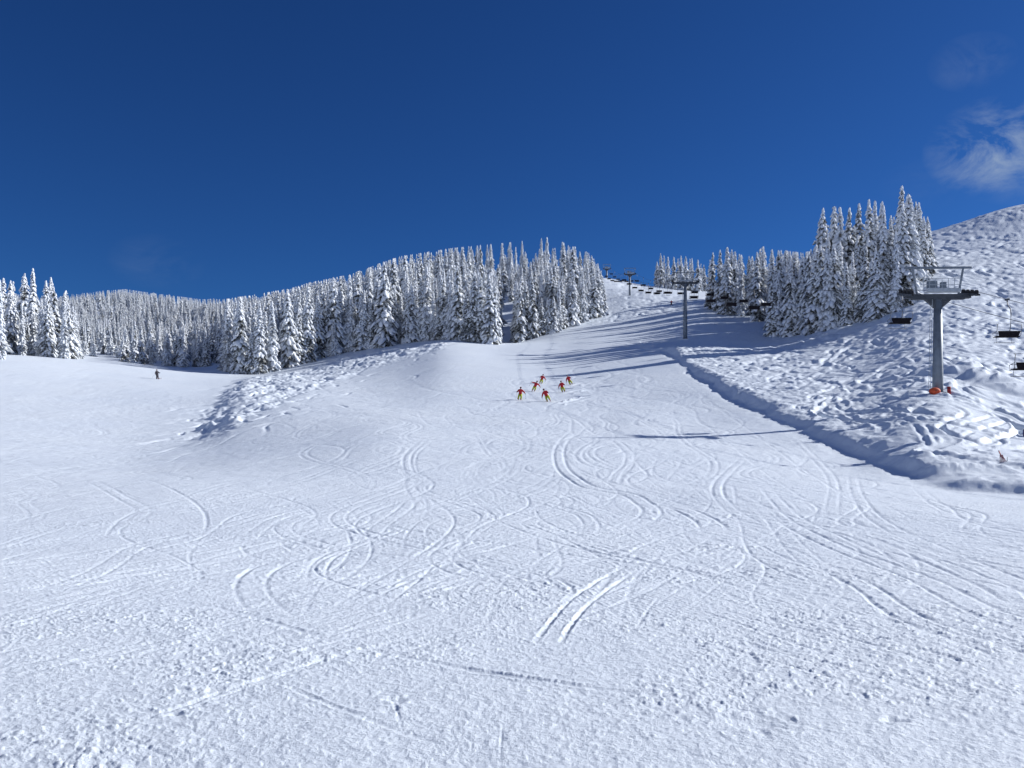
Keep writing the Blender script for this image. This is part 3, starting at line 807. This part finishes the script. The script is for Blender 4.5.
for (u, y) in [(822, 192), (834, 196), (848, 200), (857, 204), (869, 190), (882, 193), (901, 186), (909, 190), (919, 194), (928, 197), (891, 200), (815, 188), (840, 185), (875, 198)]:
    x = (u - 512) / F * y; z = float(base_h(x, y)); trees.append((x, y, z, (HOR - interp(sky_R, u)) * y / F + EYE - z, 'R'))
plant(800, 934, 176, 235, 62, sky_R, 12, 20, 'R', 2.4, lambda u, y, x: y > interp(tl_R, u) and y < 176 + 60)
plant(716, 835, 205, 300, 60, sky_M, 12, 18, 'M', 3.2, lambda u, y, x: y > 300 - (u - 716) * .95, .5)
for (u, y) in [(712, 262), (727, 250), (741, 246), (735, 262), (752, 250), (763, 235), (772, 240), (785, 225), (796, 228), (779, 212), (806, 214), (720, 258), (757, 232), (790, 212)]:
    x = (u - 512) / F * y; z = float(base_h(x, y)); cap = (HOR - interp(sky_M, u)) * y / F + EYE - z
    trees.append((x, y, z, min(cap, 21), 'M'))
for (u, y) in [(657, 395), (661, 386), (668, 400), (674, 392), (681, 385), (686, 398), (692, 388), (698, 380), (704, 392), (710, 384), (664, 404), (678, 404), (690, 406), (701, 402)]:
    x = (u - 512) / F * y; z = float(base_h(x, y)); cap = (HOR - interp(sky_F, u)) * y / F + EYE - z
    trees.append((x, y, z, cap * random.uniform(.9, 1), 'F'))

# which trees show largest in the picture: front to back coverage of a coarse picture plane
def ground_vis_mask():
    m = np.full(1024, 768.0); return m
cover = np.zeros((768, 1024), bool)
skl = np.full(1024, 1e9)
order = sorted(range(len(trees)), key=lambda i: trees[i][1])
ygrid = np.exp(np.linspace(math.log(60), math.log(1000), 260)); uu_ = np.arange(1024)
gv = np.stack([HOR - F * (base_h((uu_ - 512) / F * y, np.full(1024, y)) - EYE) / y for y in ygrid])   # row of land at distance y
gmin = np.minimum.accumulate(gv, axis=0)
vis = {}
for i in order:
    x, y, z, h, st = trees[i]
    u, vb = px_of(x, y, z); vt = vb - F * h / y; hw = .13 * F * h / y
    a, b = int(max(0, u - hw)), int(min(1023, u + hw)) + 1
    if b <= a or u < -20 or u > 1040: vis[i] = 0; continue
    t0, t1 = int(max(0, vt)), int(min(767, vb))
    yy, xx = np.mgrid[t0:t1, a:b]
    tri_ = np.abs(xx - u) < hw * (yy - vt) / (vb - vt + 1e-6) + .5
    gk = max(0, np.searchsorted(ygrid, y) - 1)
    tri_ &= yy < gmin[gk][a:b][None, :] + 1
    sub = cover[t0:t1, a:b]
    vis[i] = int((tri_ & ~sub).sum()); sub |= tri_
rank = sorted(range(len(trees)), key=lambda i: -vis[i])
indiv = [i for i in rank[:296] if vis[i] > 3]
rest = [i for i in range(len(trees)) if i not in set(indiv)]
print('trees', len(trees), 'individual', len(indiv))

stand_words = {
 'L': ('clump at the left edge of the left-hand run', 'spruces in the clump at the left edge'),
 'D': ('wooded hill far behind the left-hand run', 'spruces on the distant wooded hill'),
 'C': ('central wood above the broad piste', 'spruces of the central wood'),
 'F': ('far group on the ridge beyond the pylons', 'spruces on the ridge beyond the pylons'),
 'M': ('row of spruces shading the piste behind the middle pylon', 'spruces behind the middle pylon'),
 'R': ('tall dense stand left of the near pylon', 'spruces of the tall right-hand stand'),
}
ords = ['leftmost', 'second', 'third', 'fourth', 'fifth', 'sixth', 'seventh', 'eighth', 'ninth', 'tenth', 'eleventh', 'twelfth']
lab = {}
short = {'L': 'left-edge clump', 'C': 'central wood', 'F': 'far ridge group', 'M': 'middle-pylon row', 'R': 'tall right-hand stand', 'D': 'distant wooded hill'}
skyl = {'L': sky_L, 'C': sky_C, 'F': sky_F, 'M': sky_M, 'R': sky_R, 'D': sky_D}
for st, (where, grp) in stand_words.items():
    ids = [i for i in indiv if trees[i][4] == st]
    if not ids: continue
    def pxi(i): return px_of(*trees[i][:3])
    med = float(np.median([trees[i][1] for i in ids]))
    def place(i):
        x, y, z, h, _ = trees[i]; u, v = px_of(x, y, z); top = v - F * h / y
        if top < interp(skyl[st], u) + 4: return 'on the skyline'
        return 'in front row' if y < med * .97 else 'in inner rows'
    ends = np.quantile([pxi(i)[0] for i in ids], [.25, .5, .75])
    names = ['left end', 'left middle', 'right middle', 'right end']
    cells = {}
    for i in ids: cells.setdefault((place(i), int(np.searchsorted(ends, pxi(i)[0]))), []).append(i)
    for (pl, e), mem in cells.items():
        mem.sort(key=lambda i: pxi(i)[0])
        keep = sorted(mem, key=lambda i: -vis[i])[:12]; keep.sort(key=lambda i: pxi(i)[0])
        for q, i in enumerate(keep):
            n = len(keep); look = 'tall' if trees[i][3] > 15 else ('stunted' if trees[i][3] < 9 else 'medium')
            od = '' if n == 1 else (('leftmost' if q == 0 else ords[q] + ' from left') if q < (n + 1) // 2 else ('rightmost' if q == n - 1 else ords[n - 1 - q] + ' from right'))
            lab[i] = ' '.join(('%s snowy spruce %s %s, %s of %s' % (look, od, pl, names[e], short[st])).split())
        for i in mem:
            if i not in lab: lab[i] = 'mostly hidden snowy spruce %s, %s of %s' % (pl, names[e], short[st])
for i in indiv:
    x, y, z, h, st = trees[i]
    vmesh = small if h < 8 else variants[random.randrange(len(variants))]
    H0 = 7 if h < 8 else 18
    root = empty('spruce_tree', (x, y, z - .1), random.uniform(0, 6.28))
    s = h / H0; root.scale = (s * random.uniform(.85, 1.12) * (1.12 if h < 14 else 1), s * random.uniform(.85, 1.12) * (1.12 if h < 14 else 1), s)
    tag(root, lab[i], 'tree', stand_words[st][1])
    t_ = bpy.data.objects.new('trunk', vmesh[0]); COL.objects.link(t_); t_.parent = root
    c_ = bpy.data.objects.new('crown', vmesh[1]); COL.objects.link(c_); c_.parent = root
    s_ = bpy.data.objects.new('snow_load', vmesh[2]); COL.objects.link(s_); s_.parent = c_

# the remaining, smallest trees: one object
AV, AF, AM = [], [], []; off = 0
fcache = []
for (fv, ff, sv, sf) in lods:
    loops = [list(f) for f in ff] + [[q + len(fv) for q in f] for f in sf]
    fcache.append((np.concatenate([fv, sv]), np.array([q for f in loops for q in f], np.int32), np.array([len(f) for f in loops], np.int32), np.array([0] * len(ff) + [1] * len(sf), np.int32)))
LV, LS, LM = [], [], []
for i in rest:
    x, y, z, h, st = trees[i]
    V, lp, ln_, mi = fcache[random.randrange(5)]
    a = random.uniform(0, 6.28); s = h / 18; ws = s * random.uniform(.95, 1.25)
    ca, sa = math.cos(a), math.sin(a)
    W_ = np.empty_like(V); W_[:, 0] = x + ws * (V[:, 0] * ca - V[:, 1] * sa); W_[:, 1] = y + ws * (V[:, 0] * sa + V[:, 1] * ca); W_[:, 2] = z - .1 + s * V[:, 2]
    AV.append(W_); LV.append(lp + off); LS.append(ln_); LM.append(mi); off += len(V)
AV = np.concatenate(AV); LV = np.concatenate(LV); LS = np.concatenate(LS); LM = np.concatenate(LM)
fm_ = bpy.data.meshes.new('forest')
fm_.vertices.add(len(AV)); fm_.vertices.foreach_set('co', AV.astype(np.float32).ravel())
fm_.loops.add(len(LV)); fm_.loops.foreach_set('vertex_index', LV.astype(np.int32))
fm_.polygons.add(len(LS)); fm_.polygons.foreach_set('loop_start', np.concatenate([[0], np.cumsum(LS)[:-1]]).astype(np.int32))
fm_.polygons.foreach_set('material_index', LM)
fm_.update(calc_edges=True)
fm_.materials.append(M_FOL2); fm_.materials.append(M_TSNOW)
fo_ = bpy.data.objects.new('distant_forest', fm_); COL.objects.link(fo_)
tag(fo_, 'mass of small snow-covered spruces filling the woods between the larger trees', 'forest', None, 'stuff')

# ------------------------------------------------------------------ chairlift
M_STEEL = mat('galvanised_steel', (.20, .235, .28), .55, .35, var=.25, vscale=2, bump=.1)
M_STEEL2 = mat('dark_steel', (.075, .085, .10), .6, .3, var=.3, vscale=3)
M_LIGHT = mat('pale_grating', (.42, .46, .50), .6, .1, var=.2, vscale=4)
M_RUB = mat('black_rubber', (.02, .02, .022), .8)
M_CABLE = mat('steel_cable', (.06, .065, .075), .5, .6)
M_SEAT = mat('black_seat_cushion', (.014, .012, .016), .85, spec=.1, var=.3, vscale=8)
M_RAIL = mat('chair_tubing', (.16, .165, .18), .5, .4, var=.2)
M_ORANGE = mat('orange_crash_mat', (.62, .09, .03), .7, var=.3, vscale=5)
M_RED = mat('red_crash_mat', (.42, .03, .035), .7, var=.3, vscale=5)

def line_x(y): return 31.4 + .038 * y
DIR = -math.atan(.038)
def pylon(y, zbase, harm, gauge, label, detail=True, topcol=None, rb=.42, rt=.30):
    """harm: height of the crossarm above the base"""
    root = empty('lift_pylon', (line_x(y), y, zbase), DIR)
    tag(root, label, 'pylon', 'pylons of the chairlift')
    g = gauge / 2; A_ = harm
    m = MB(); m.tube([(0, 0, -1.0), (0, 0, .25 * A_), (0, 0, A_ - .22)], [rb, rb * .93, rt], 12); m.build('mast', M_STEEL, root, True)
    m = MB(); m.tube([(0, 0, .02), (0, 0, .10)], [rb * 1.5, rb * 1.5], 12); m.build('base_flange', M_STEEL, root)
    m = MB(); m.box((0, 0, A_), (2 * g - .9, .42, .42)); m.box((-g + .30, 0, A_ + .03), (.6, .5, .3)); m.box((g - .30, 0, A_ + .03), (.6, .5, .3))
    m.build('crossarm', M_STEEL2, root)
    for s in (-1, 1):
        m = MB(); m.add([(s * .26, -.16, A_ - .9), (s * 1.05, -.16, A_ - .21), (s * .20, -.16, A_ - .21), (s * .26, .16, A_ - .9), (s * 1.05, .16, A_ - .21), (s * .20, .16, A_ - .21)],
                        [(0, 1, 2), (5, 4, 3), (0, 3, 4, 1), (1, 4, 5, 2), (2, 5, 3, 0)]); m.build('gusset', M_STEEL2, root)
        sh = MB(); sl = .0
        sh.box((s * (g + .13), 0, A_ + .20), (.10, 2.6, .16)); sh.box((s * (g - .13), 0, A_ + .20), (.10, 2.6, .16)); sh.box((s * g, 0, A_ + .13), (.32, .5, .12))
        sh.v = [(p[0], p[1], p[2] + .2 * p[1]) for p in sh.v]
        sa = sh.build('sheave_assembly', M_STEEL2, root)
        for q in range(4):
            wmb = MB(); yy = -1.05 + q * .70
            wmb.tube([(s * (g - .07), yy, A_ + .34 + .2 * yy), (s * (g + .07), yy, A_ + .34 + .2 * yy)], [.24, .24], 14); wmb.build('sheave_wheel', M_RUB, sa)
        m = MB(); m.tube([(s * 1.62, 0, A_ + .2), (s * 1.98, 0, A_ + 2.25)], .085, 8); m.build('lifting_frame_leg', M_STEEL, root)
    m = MB(); m.box((0, 0, A_ + 2.33), (2 * g + .25, .16, .16)); m.build('lifting_beam', M_STEEL, root)
    m = MB(); m.box((.15, -.50, A_ + .32), (2.6, .5, .05)); m.box((.15, -.76, A_ + .45), (2.6, .03, .28)); m.build('catwalk', M_LIGHT, root)
    m = MB()
    for xx in np.linspace(-1.45, 1.45, 7): m.tube([(xx, -.74, A_ + .3), (xx, -.74, A_ + 1.35)], .022, 5)
    for zz in (.85, 1.35): m.tube([(-1.45, -.74, A_ + zz), (1.45, -.74, A_ + zz)], .024, 5)
    m.build('railing', M_LIGHT, root)
    m = MB(); m.box((-.55, -.2, A_ + .95), (.75, .25, .55)); m.box((.35, -.15, A_ + .8), (.4, .3, .7)); m.build('junction_box', M_STEEL, root)
    m = MB()
    for s in (-.17, .17): m.tube([(-rb - .22, s, .4), (-rt - .2, s, A_ - .1)], .022, 5)
    for zz in np.arange(.6, A_ - .2, .32):
        xx = -rb - .22 + (rb - rt + .02) * zz / A_
        m.tube([(xx, -.17, zz), (xx, .17, zz)], .016, 5)
    m.build('ladder', M_LIGHT, root)
    return root
P1y, P2y, P3y, P4y = 68.0, 190.0, 313.0, 428.0
z1 = ground_z(line_x(P1y), P1y); z2 = ground_z(line_x(P2y), P2y); z3 = ground_z(line_x(P3y), P3y); z4 = ground_z(line_x(P4y), P4y)
def z_at(v, y): return EYE + (HOR - v) / F * y
a1, a2, a3, a4 = z_at(297, P1y), z_at(283, P2y), z_at(274.5, P3y), z_at(269, P4y)
GA = 5.0
pylon(P1y, z1, a1 - z1, GA, 'grey steel lift pylon nearest the camera, standing on chopped snow at right')
pylon(P2y, z2, a2 - z2, GA + .6, 'grey lift pylon in tree shadow at the edge of the piste', rb=.5, rt=.36)
pylon(P3y, z3, a3 - z3, GA * .8, 'small distant lift pylon on the sunny slope, pale head against blue sky')
pylon(P4y, z4, a4 - z4, GA * .7, 'farthest lift pylon, only its head showing above the snow crest')

ylist = [22, P1y, P2y, P3y, P4y, 560]
zlist = [a1 + .60 - .27 * (P1y - 22), a1 + .60, a2 + .60, a3 + .60, a4 + .60, a4 + 8]
glist = [GA, GA, GA + .6, GA * .8, GA * .7, GA * .7]
sags = [.5, .8, 2.0, 2.0, 1.0]
def rope(y, s):
    k = max(0, min(4, int(np.searchsorted(ylist, y)) - 1)); t = (y - ylist[k]) / (ylist[k + 1] - ylist[k])
    z = zlist[k] + (zlist[k + 1] - zlist[k]) * t - sags[k] * 4 * t * (1 - t)
    g = glist[k] + (glist[k + 1] - glist[k]) * t
    return Vector((line_x(y) + s * g / 2, y, z))
for s, nm in ((-1, 'downhill-bound left strand of steel lift cable with chairs, nearest the run'), (1, 'right strand of steel lift cable with chairs, on the hill side of the pylons')):
    m = MB(); m.tube([rope(y, s) for y in np.arange(22, 560, 3.0)], .019, 6)
    o = m.build('lift_cable', M_CABLE); tag(o, nm, 'cable', 'strands of the chairlift cable')

def make_chair():
    root = empty('lift_chair', (0, 0, 0))
    m = MB(); m.box((0, 0, 0), (.12, .45, .12)); m.tube([(0, 0, -.02), (0, 0, -.18)], .05, 6); m.build('cable_grip', M_STEEL2, root)
    m = MB(); m.tube([(0, 0, -.15), (.0, -.05, -.4), (.0, -.42, -.75), (.0, -.50, -1.1), (.0, -.45, -2.0), (0, -.34, -2.35)], .035, 7); m.build('hanger', M_RAIL, root, True)
    # seat 1.7 m wide, facing uphill (+Y); origin on the cable, seat 2.6 m below
    m = MB(); m.box((0, .05, -2.72), (1.62, .50, .09)); m.build('seat', M_SEAT, root)
    m = MB()
    m.add([(-.80, -.26, -2.34), (.80, -.26, -2.34), (.68, -.18, -2.70), (-.68, -.18, -2.70), (-.80, -.34, -2.34), (.80, -.34, -2.34), (.68, -.26, -2.70), (-.68, -.26, -2.70)],
          [(0, 1, 2, 3), (7, 6, 5, 4), (0, 4, 5, 1), (1, 5, 6, 2), (2, 6, 7, 3), (3, 7, 4, 0)]); m.build('backrest', M_SEAT, root)
    for s in (-1, 1):
        m = MB(); m.tube([(s * .86, -.32, -1.85), (s * .88, -.30, -2.2), (s * .85, -.20, -2.66), (s * .86, .28, -2.78), (s * .86, .34, -2.45), (s * .86, -.2, -2.35)], .022, 6); m.build('side_frame', M_RAIL, root, True)
    m = MB(); m.tube([(-.86, -.32, -1.85), (-.86, -.1, -1.80), (.86, -.1, -1.80), (.86, -.32, -1.85)], .012, 5)
    m.tube([(-.55, .30, -2.42), (-.55, .48, -2.9), (-.55, .42, -3.12)], .016, 5); m.tube([(.55, .30, -2.42), (.55, .48, -2.9), (.55, .42, -3.12)], .016, 5)
    m.tube([(-.75, .42, -3.12), (.75, .42, -3.12)], .02, 5); m.tube([(-.84, .32, -2.42), (.84, .32, -2.42)], .018, 5)
    m.build('safety_bar', M_RAIL, root)
    return root
proto = make_chair(); first = True
chairs = []
for y in [51.0, 69.2, 117, 131, 147, 163.5] + list(np.arange(199, 425, 19)): chairs.append((-1, y))
for y in [62.4, 131, 146, 161.7, 176] + list(np.arange(194, 425, 19)): chairs.append((1, y))
occ = {-1: 0, 1: 0}; occ2 = {}
ords[0] = 'first'
for s, y in chairs:
    if min(abs(y - q) for q in (P1y, P2y, P3y, P4y)) < 1.0: y += 1.3
    o = proto if first else copy_tree(proto); first = False
    o.location = rope(y, s); o.rotation_euler = (0, 0, DIR)
    if y < P1y: lb = 'empty double chair hanging downhill of the near pylon on its %s cable' % ('left' if s < 0 else 'right')
    elif y < P2y:
        k = occ[s]; occ[s] += 1
        lb = 'dark empty lift chair, %s uphill of the near pylon on the %s cable' % (['first', 'second', 'third', 'fourth', 'fifth', 'sixth', 'seventh', 'eighth', 'ninth', 'tenth'][k], 'left' if s < 0 else 'right')
    elif y < P3y:
        k = occ2.setdefault((s, 0), 0); occ2[(s, 0)] += 1
        lb = 'tiny distant lift chair, %s beyond the middle pylon on the %s cable' % (ords[k], 'left' if s < 0 else 'right')
    else:
        k = occ2.setdefault((s, 1), 0); occ2[(s, 1)] += 1
        lb = 'speck of a lift chair, %s beyond the third pylon on the %s cable' % (ords[k], 'left' if s < 0 else 'right')
    tag(o, lb, 'chair', 'chairs hanging on the %s lift cable' % ('left' if s < 0 else 'right'))

# crash mats at the foot of the near pylon
bx_, by_ = line_x(P1y), P1y
def cmat(name, dx, dy, d, M_, label):
    x, y = bx_ + dx, by_ + dy; z = ground_z(x, y)
    root = empty(name, (x, y, z + .08))
    m = MB(); m.ball((0, 0, d[2] * .42), (d[0] / 2, d[1] / 2, d[2] * .58), 12, 8); m.build('padding', M_, root, True)
    m = MB(); m.tube([(-d[0] / 2 * .97, 0, d[2] * .42), (0, -d[1] / 2 * 1.02, d[2] * .46), (d[0] / 2 * .97, 0, d[2] * .42)], .03, 6); m.build('strap', M_RUB, root)
    tag(root, label, 'crash mat'); return root
cmat('crash_mat', -.62, -.75, (.95, .55, .50), M_ORANGE, 'orange crash mat slumped in the snow left of the near pylon foot')
def rolled():
    x, y = bx_ + .72, by_ - .35; z = ground_z(x, y)
    root = empty('crash_mat', (x, y, z))
    m = MB(); m.tube([(0, 0, -.1), (0, 0, .62)], [.14, .14], 14); m.build('padding', M_RED, root, True)
    m = MB(); m.tube([(0, 0, .18), (0, 0, .22)], [.148, .148], 14); m.tube([(0, 0, .44), (0, 0, .48)], [.148, .148], 14); m.build('strap', M_RUB, root)
    tag(root, 'dark red rolled crash mat upright at the right of the near pylon foot', 'crash mat')
rolled()

# short reddish marker with net at the right edge of the picture
x, y = ground_hit(1002, 470); z = ground_z(x, y)
M_PINK = mat('faded_red_net', (.42, .17, .20), .8, var=.5, vscale=14)
M_POLE = mat('marker_pole', (.30, .07, .08), .6, var=.3)
root = empty('boundary_marker', (x, y, z)); tag(root, 'short faded red marker post with bunched net near the right edge above the bank', 'marker')
m = MB(); m.tube([(-.10, 0, -.2), (-.08, 0, .45), (-.16, 0, .62)], .028, 6); m.build('post', M_POLE, root, True)
m = MB()
for k in range(7):
    m.tube([(-.04 + .035 * k, .05 * math.sin(k * 2), 0.0), (.0 + .02 * k, .04, .22 + .03 * (k % 3)), (-.05 + .012 * k, 0, .42)], .012, 5)
m.tube([(-.12, 0, .30), (.0, -.03, .36), (.10, 0, .26), (.24, 0, .05)], .014, 5); m.build('net', M_PINK, root, True)
m = MB(); m.tube([(.26, .02, -.1), (.27, .02, .32)], .018, 6); m.build('stake', M_LIGHT, root, True)
x2, y2 = ground_hit(1026, 440); z2_ = ground_z(x2, y2)
M_PURP = mat('dark_blue_banner', (.05, .04, .14), .7, var=.2)
root = empty('padded_post', (x2, y2, z2_)); tag(root, 'dark blue padded post cut off by the right edge of the photo', 'post')
m = MB(); m.tube([(0, 0, -.2), (0, 0, .48)], .16, 12); m.build('padding', M_PURP, root, True)
m = MB(); m.tube([(0, 0, .4), (0, 0, .66)], .03, 8); m.build('stake', M_STEEL, root)

# ------------------------------------------------------------------ skiers
M_SKIN = mat('skin', (.45, .27, .20), .6)
M_JRED = mat('red_jacket', (.50, .012, .025), .65, var=.25, vscale=7)
M_LIME = mat('lime_trousers', (.50, .56, .04), .65, var=.25, vscale=7)
M_BLK = mat('black_gear', (.02, .02, .025), .5)
M_DK = mat('dark_outfit', (.035, .03, .045), .7, var=.3, vscale=7)
M_GOG = mat('goggles', (.03, .03, .05), .15)
M_SKI = mat('ski_topsheet', (.25, .04, .05), .3)
M_HELM = mat('helmet_shell', (.10, .015, .02), .3)
M_GLO = mat('gloves', (.03, .03, .035), .7)

def skinned(name, pts, edges, radii, M_, parent, sub=1):
    me_ = bpy.data.meshes.new(name); me_.from_pydata(pts, edges, []); me_.update()
    o = bpy.data.objects.new(name, me_); COL.objects.link(o)
    sk = o.modifiers.new('skin', 'SKIN'); sk.use_smooth_shade = True
    for i, r in enumerate(radii):
        me_.skin_vertices[0].data[i].radius = (r, r) if not isinstance(r, tuple) else r
    me_.skin_vertices[0].data[0].use_root = True
    ss = o.modifiers.new('sub', 'SUBSURF'); ss.levels = sub; ss.render_levels = sub
    dg = bpy.context.evaluated_depsgraph_get(); dg.update()
    nm = bpy.data.meshes.new_from_object(o.evaluated_get(dg))
    o.modifiers.clear(); o.data = nm; nm.name = name; nm.materials.clear(); nm.materials.append(M_)
    o.parent = parent
    return o

def make_skier(jm, tm_, stance, arms, upright=False):
    """faces -Y (downhill); returns root. stance: knee bend; arms: (left, right) hand positions"""
    root = empty('person', (0, 0, 0))
    hz = .92 if upright else .70
    hip = (0, .18 if not upright else .03, hz)
    kl, kr = (-.15, -.14, .44), (.17, -.16, .46); al, ar = (-.16, .06, .10), (.17, .04, .12)
    if upright: kl, kr = (-.13, -.05, .50), (.14, -.03, .5)
    che = (0, -.10 if not upright else .0, hz + .44); nk = (0, -.20 if not upright else -.02, hz + .58); hd = (0, -.26 if not upright else -.04, hz + .74)
    sl, sr = (-.19, che[1] - .03, che[2] + .06), (.19, che[1] - .03, che[2] + .06)
    el, er = arms[0]; el2, er2 = arms[1]
    L1 = tuple(sl[i] + el[i] for i in range(3)); H1 = tuple(sl[i] + er[i] for i in range(3))
    L2 = tuple(sr[i] + el2[i] for i in range(3)); H2 = tuple(sr[i] + er2[i] for i in range(3))
    pts = [hip, (0, (hip[1] + che[1]) / 2, (hip[2] + che[2]) / 2), che, nk, hd, sl, L1, H1, sr, L2, H2,
           (-.10, hip[1], hz - .02), kl, al, (al[0], al[1] - .14, .06), (.10, hip[1], hz - .02), kr, ar, (ar[0], ar[1] - .14, .08)]
    ed = [(0, 1), (1, 2), (2, 3), (3, 4), (2, 5), (5, 6), (6, 7), (2, 8), (8, 9), (9, 10), (0, 11), (11, 12), (12, 13), (13, 14), (0, 15), (15, 16), (16, 17), (17, 18)]
    rad = [.125, .12, .13, .055, .095, .06, .042, .035, .06, .042, .035, .085, .058, .045, .035, .085, .058, .045, .035]
    body = skinned('body', pts, ed, rad, M_SKIN, root, 1)
    jr = [.22, .225, .25, .09, .135, .095, .07, .135, .095, .07]
    jp = [pts[i] for i in (0, 1, 2, 3, 5, 6, 7, 8, 9, 10)]
    skinned('jacket', jp, [(0, 1), (1, 2), (2, 3), (2, 4), (4, 5), (5, 6), (2, 7), (7, 8), (8, 9)], jr, jm, root, 1)
    tp = [pts[i] for i in (0, 11, 12, 13, 15, 16, 17)]
    skinned('trousers', tp, [(0, 1), (1, 2), (2, 3), (0, 4), (4, 5), (5, 6)], [.17, .155, .125, .105, .155, .125, .105], tm_, root, 1)
    m = MB(); m.ball((hd[0], hd[1] + .01, hd[2] + .06), (.125, .145, .12), 12, 8); m.build('helmet', M_HELM, root, True)
    m = MB(); m.ball((hd[0], hd[1] - .095, hd[2] + .02), (.085, .045, .045), 10, 6); m.build('goggles', M_GOG, root, True)
    for a_ in (al, ar):
        m = MB(); m.tube([(a_[0], a_[1] + .02, a_[2] + .14), (a_[0], a_[1], a_[2] - .02), (a_[0], a_[1] - .17, a_[2] - .05)], [.075, .07, .055], 8); m.build('ski_boot', M_BLK, root, True)
        m = MB(); m.add([(a_[0] - .045, .75, .012), (a_[0] + .045, .75, .012), (a_[0] + .04, -.75, .012), (a_[0] - .04, -.75, .012), (a_[0] + .03, -.95, .08), (a_[0] - .03, -.95, .08),
                         (a_[0] - .045, .75, .036), (a_[0] + .045, .75, .036), (a_[0] + .04, -.75, .036), (a_[0] - .04, -.75, .036), (a_[0] + .03, -.95, .10), (a_[0] - .03, -.95, .10)],
                        [(3, 2, 1, 0), (6, 7, 8, 9), (5, 4, 2, 3), (9, 8, 10, 11), (0, 1, 7, 6), (1, 2, 8, 7), (2, 4, 10, 8), (4, 5, 11, 10), (5, 3, 9, 11), (3, 0, 6, 9)])
        m.build('ski', M_SKI, root)
    for (e_l, hh) in ((L1, H1), (L2, H2)):
        m = MB(); d = (Vector(hh) - Vector(e_l)).normalized(); p = Vector(hh) + d * .05
        m.ball(tuple(p), (.05, .045, .06), 8, 6)
        side = d.cross(Vector((0, 0, 1))).normalized() if abs(d.z) < .95 else Vector((1, 0, 0))
        for q in range(4):
            b = p + d * .03 + side * (.03 - .02 * q); tip = b + d * .035 + Vector((0, -.03, -.02)); m.tube([b, (b + tip) / 2 + d * .01, tip], [.012, .011, .008], 5)
        b = p + side * .045; m.tube([b, b + d * .03 + side * .015], [.012, .009], 5)
        m.build('glove', M_GLO, root, True)
    return root, [(H1, L1), (H2, L2)]
def make_pole(a, b):
    root = empty('ski_pole', (0, 0, 0)); a, b = Vector(a), Vector(b)
    m = MB(); m.tube([a, b], [.010, .007], 5); m.build('shaft', M_BLK, root)
    m = MB(); m.tube([a + (a - b).normalized() * .03, a - (a - b).normalized() * .13], .018, 6); m.build('grip', M_BLK, root)
    c = b + (a - b).normalized() * .07; m = MB(); m.tube([c, c + Vector((0, 0, .012))], .045, 8); m.build('basket', M_BLK, root)
    return root
# arms: ((elbow offset, hand offset) left, (elbow, hand) right) from the shoulders; "left" = picture left
AR1 = (((-.16, -.05, -.22), (-.18, -.30, -.30)), ((.24, -.04, -.16), (.42, -.12, -.36)))
AR2 = (((-.27, -.02, -.04), (-.52, -.12, -.10)), ((.27, -.03, -.08), (.50, -.10, -.26)))
AR3 = (((-.20, -.04, -.20), (-.34, -.14, -.46)), ((.12, -.08, -.24), (.14, -.34, -.26)))
skiers = [
 (519.5, 400.5, AR1, -6, 1.0, 'red-jacketed skier in lime trousers, leftmost of the group of six'),
 (533.2, 391.5, AR2, -22, .95, 'skier in red and lime second from left, arms spread wide, leaning right'),
 (540.6, 383.8, AR1, -16, .93, 'skier in red and lime at the upper left rear of the group'),
 (549.0, 402.0, AR3, 24, 1.03, 'skier in red and lime nearest the camera, centre front, leaning left'),
 (563.5, 392.5, AR3, 14, .97, 'skier in red and lime between front and upper right skiers'),
 (571.5, 384.5, AR3, 26, .98, 'rearmost skier at the upper right of the group, leaning hard left'),
]
def place_skier(u, v, arms, roll, sc, label, jm=M_JRED, tm_=M_LIME, upright=False, rz=0.0, group='six skiers in red jackets and lime trousers', poles=True, short_name=''):
    x, y = ground_hit(u, v); z = ground_z(x, y)
    root, hands = make_skier(jm, tm_, 0, arms, upright)
    # tips of the skis point downhill, the body rolls into the turn
    M_ = Matrix.Translation((x, y, z + .03)) @ Matrix.Rotation(rz, 4, 'Z') @ Matrix.Rotation(R(-7), 4, 'X') @ Matrix.Rotation(R(-roll), 4, 'Y') @ Matrix.Scale(sc, 4)
    root.matrix_world = M_
    tag(root, label, 'person', group)
    if poles:
        for q, (h, e) in enumerate(hands):
            hv = Vector(h); tip = hv + Vector(((-.10 if q == 0 else .10), .80, -.55))
            p = make_pole(hv + (hv - Vector(e)).normalized() * .06, tip); p.matrix_world = M_
            w = short_name
            tag(p, 'thin black ski pole on the picture-%s side of the %s' % ('left' if q == 0 else 'right', w), 'ski pole', 'ski poles of the skiers')
for s_, w_ in zip(skiers, ('leftmost red skier', 'second red skier from left', 'rear left red skier', 'front red skier', 'fifth red skier from left', 'rear right red skier')):
    place_skier(*s_, rz=random.uniform(-.25, .25), short_name=w_)
place_skier(157.5, 379, AR3, 0, 1.02, 'dark-clad skier alone on the left-hand run below the wood', M_DK, M_DK, True, R(60), 'lone skiers away from the group', short_name='lone dark skier')
place_skier(671.3, 304.5, AR1, 0, 1.0, 'tiny skier in red on the far slope left of the middle pylon', M_JRED, M_DK, True, R(-20), 'lone skiers away from the group', poles=False)
print('built')
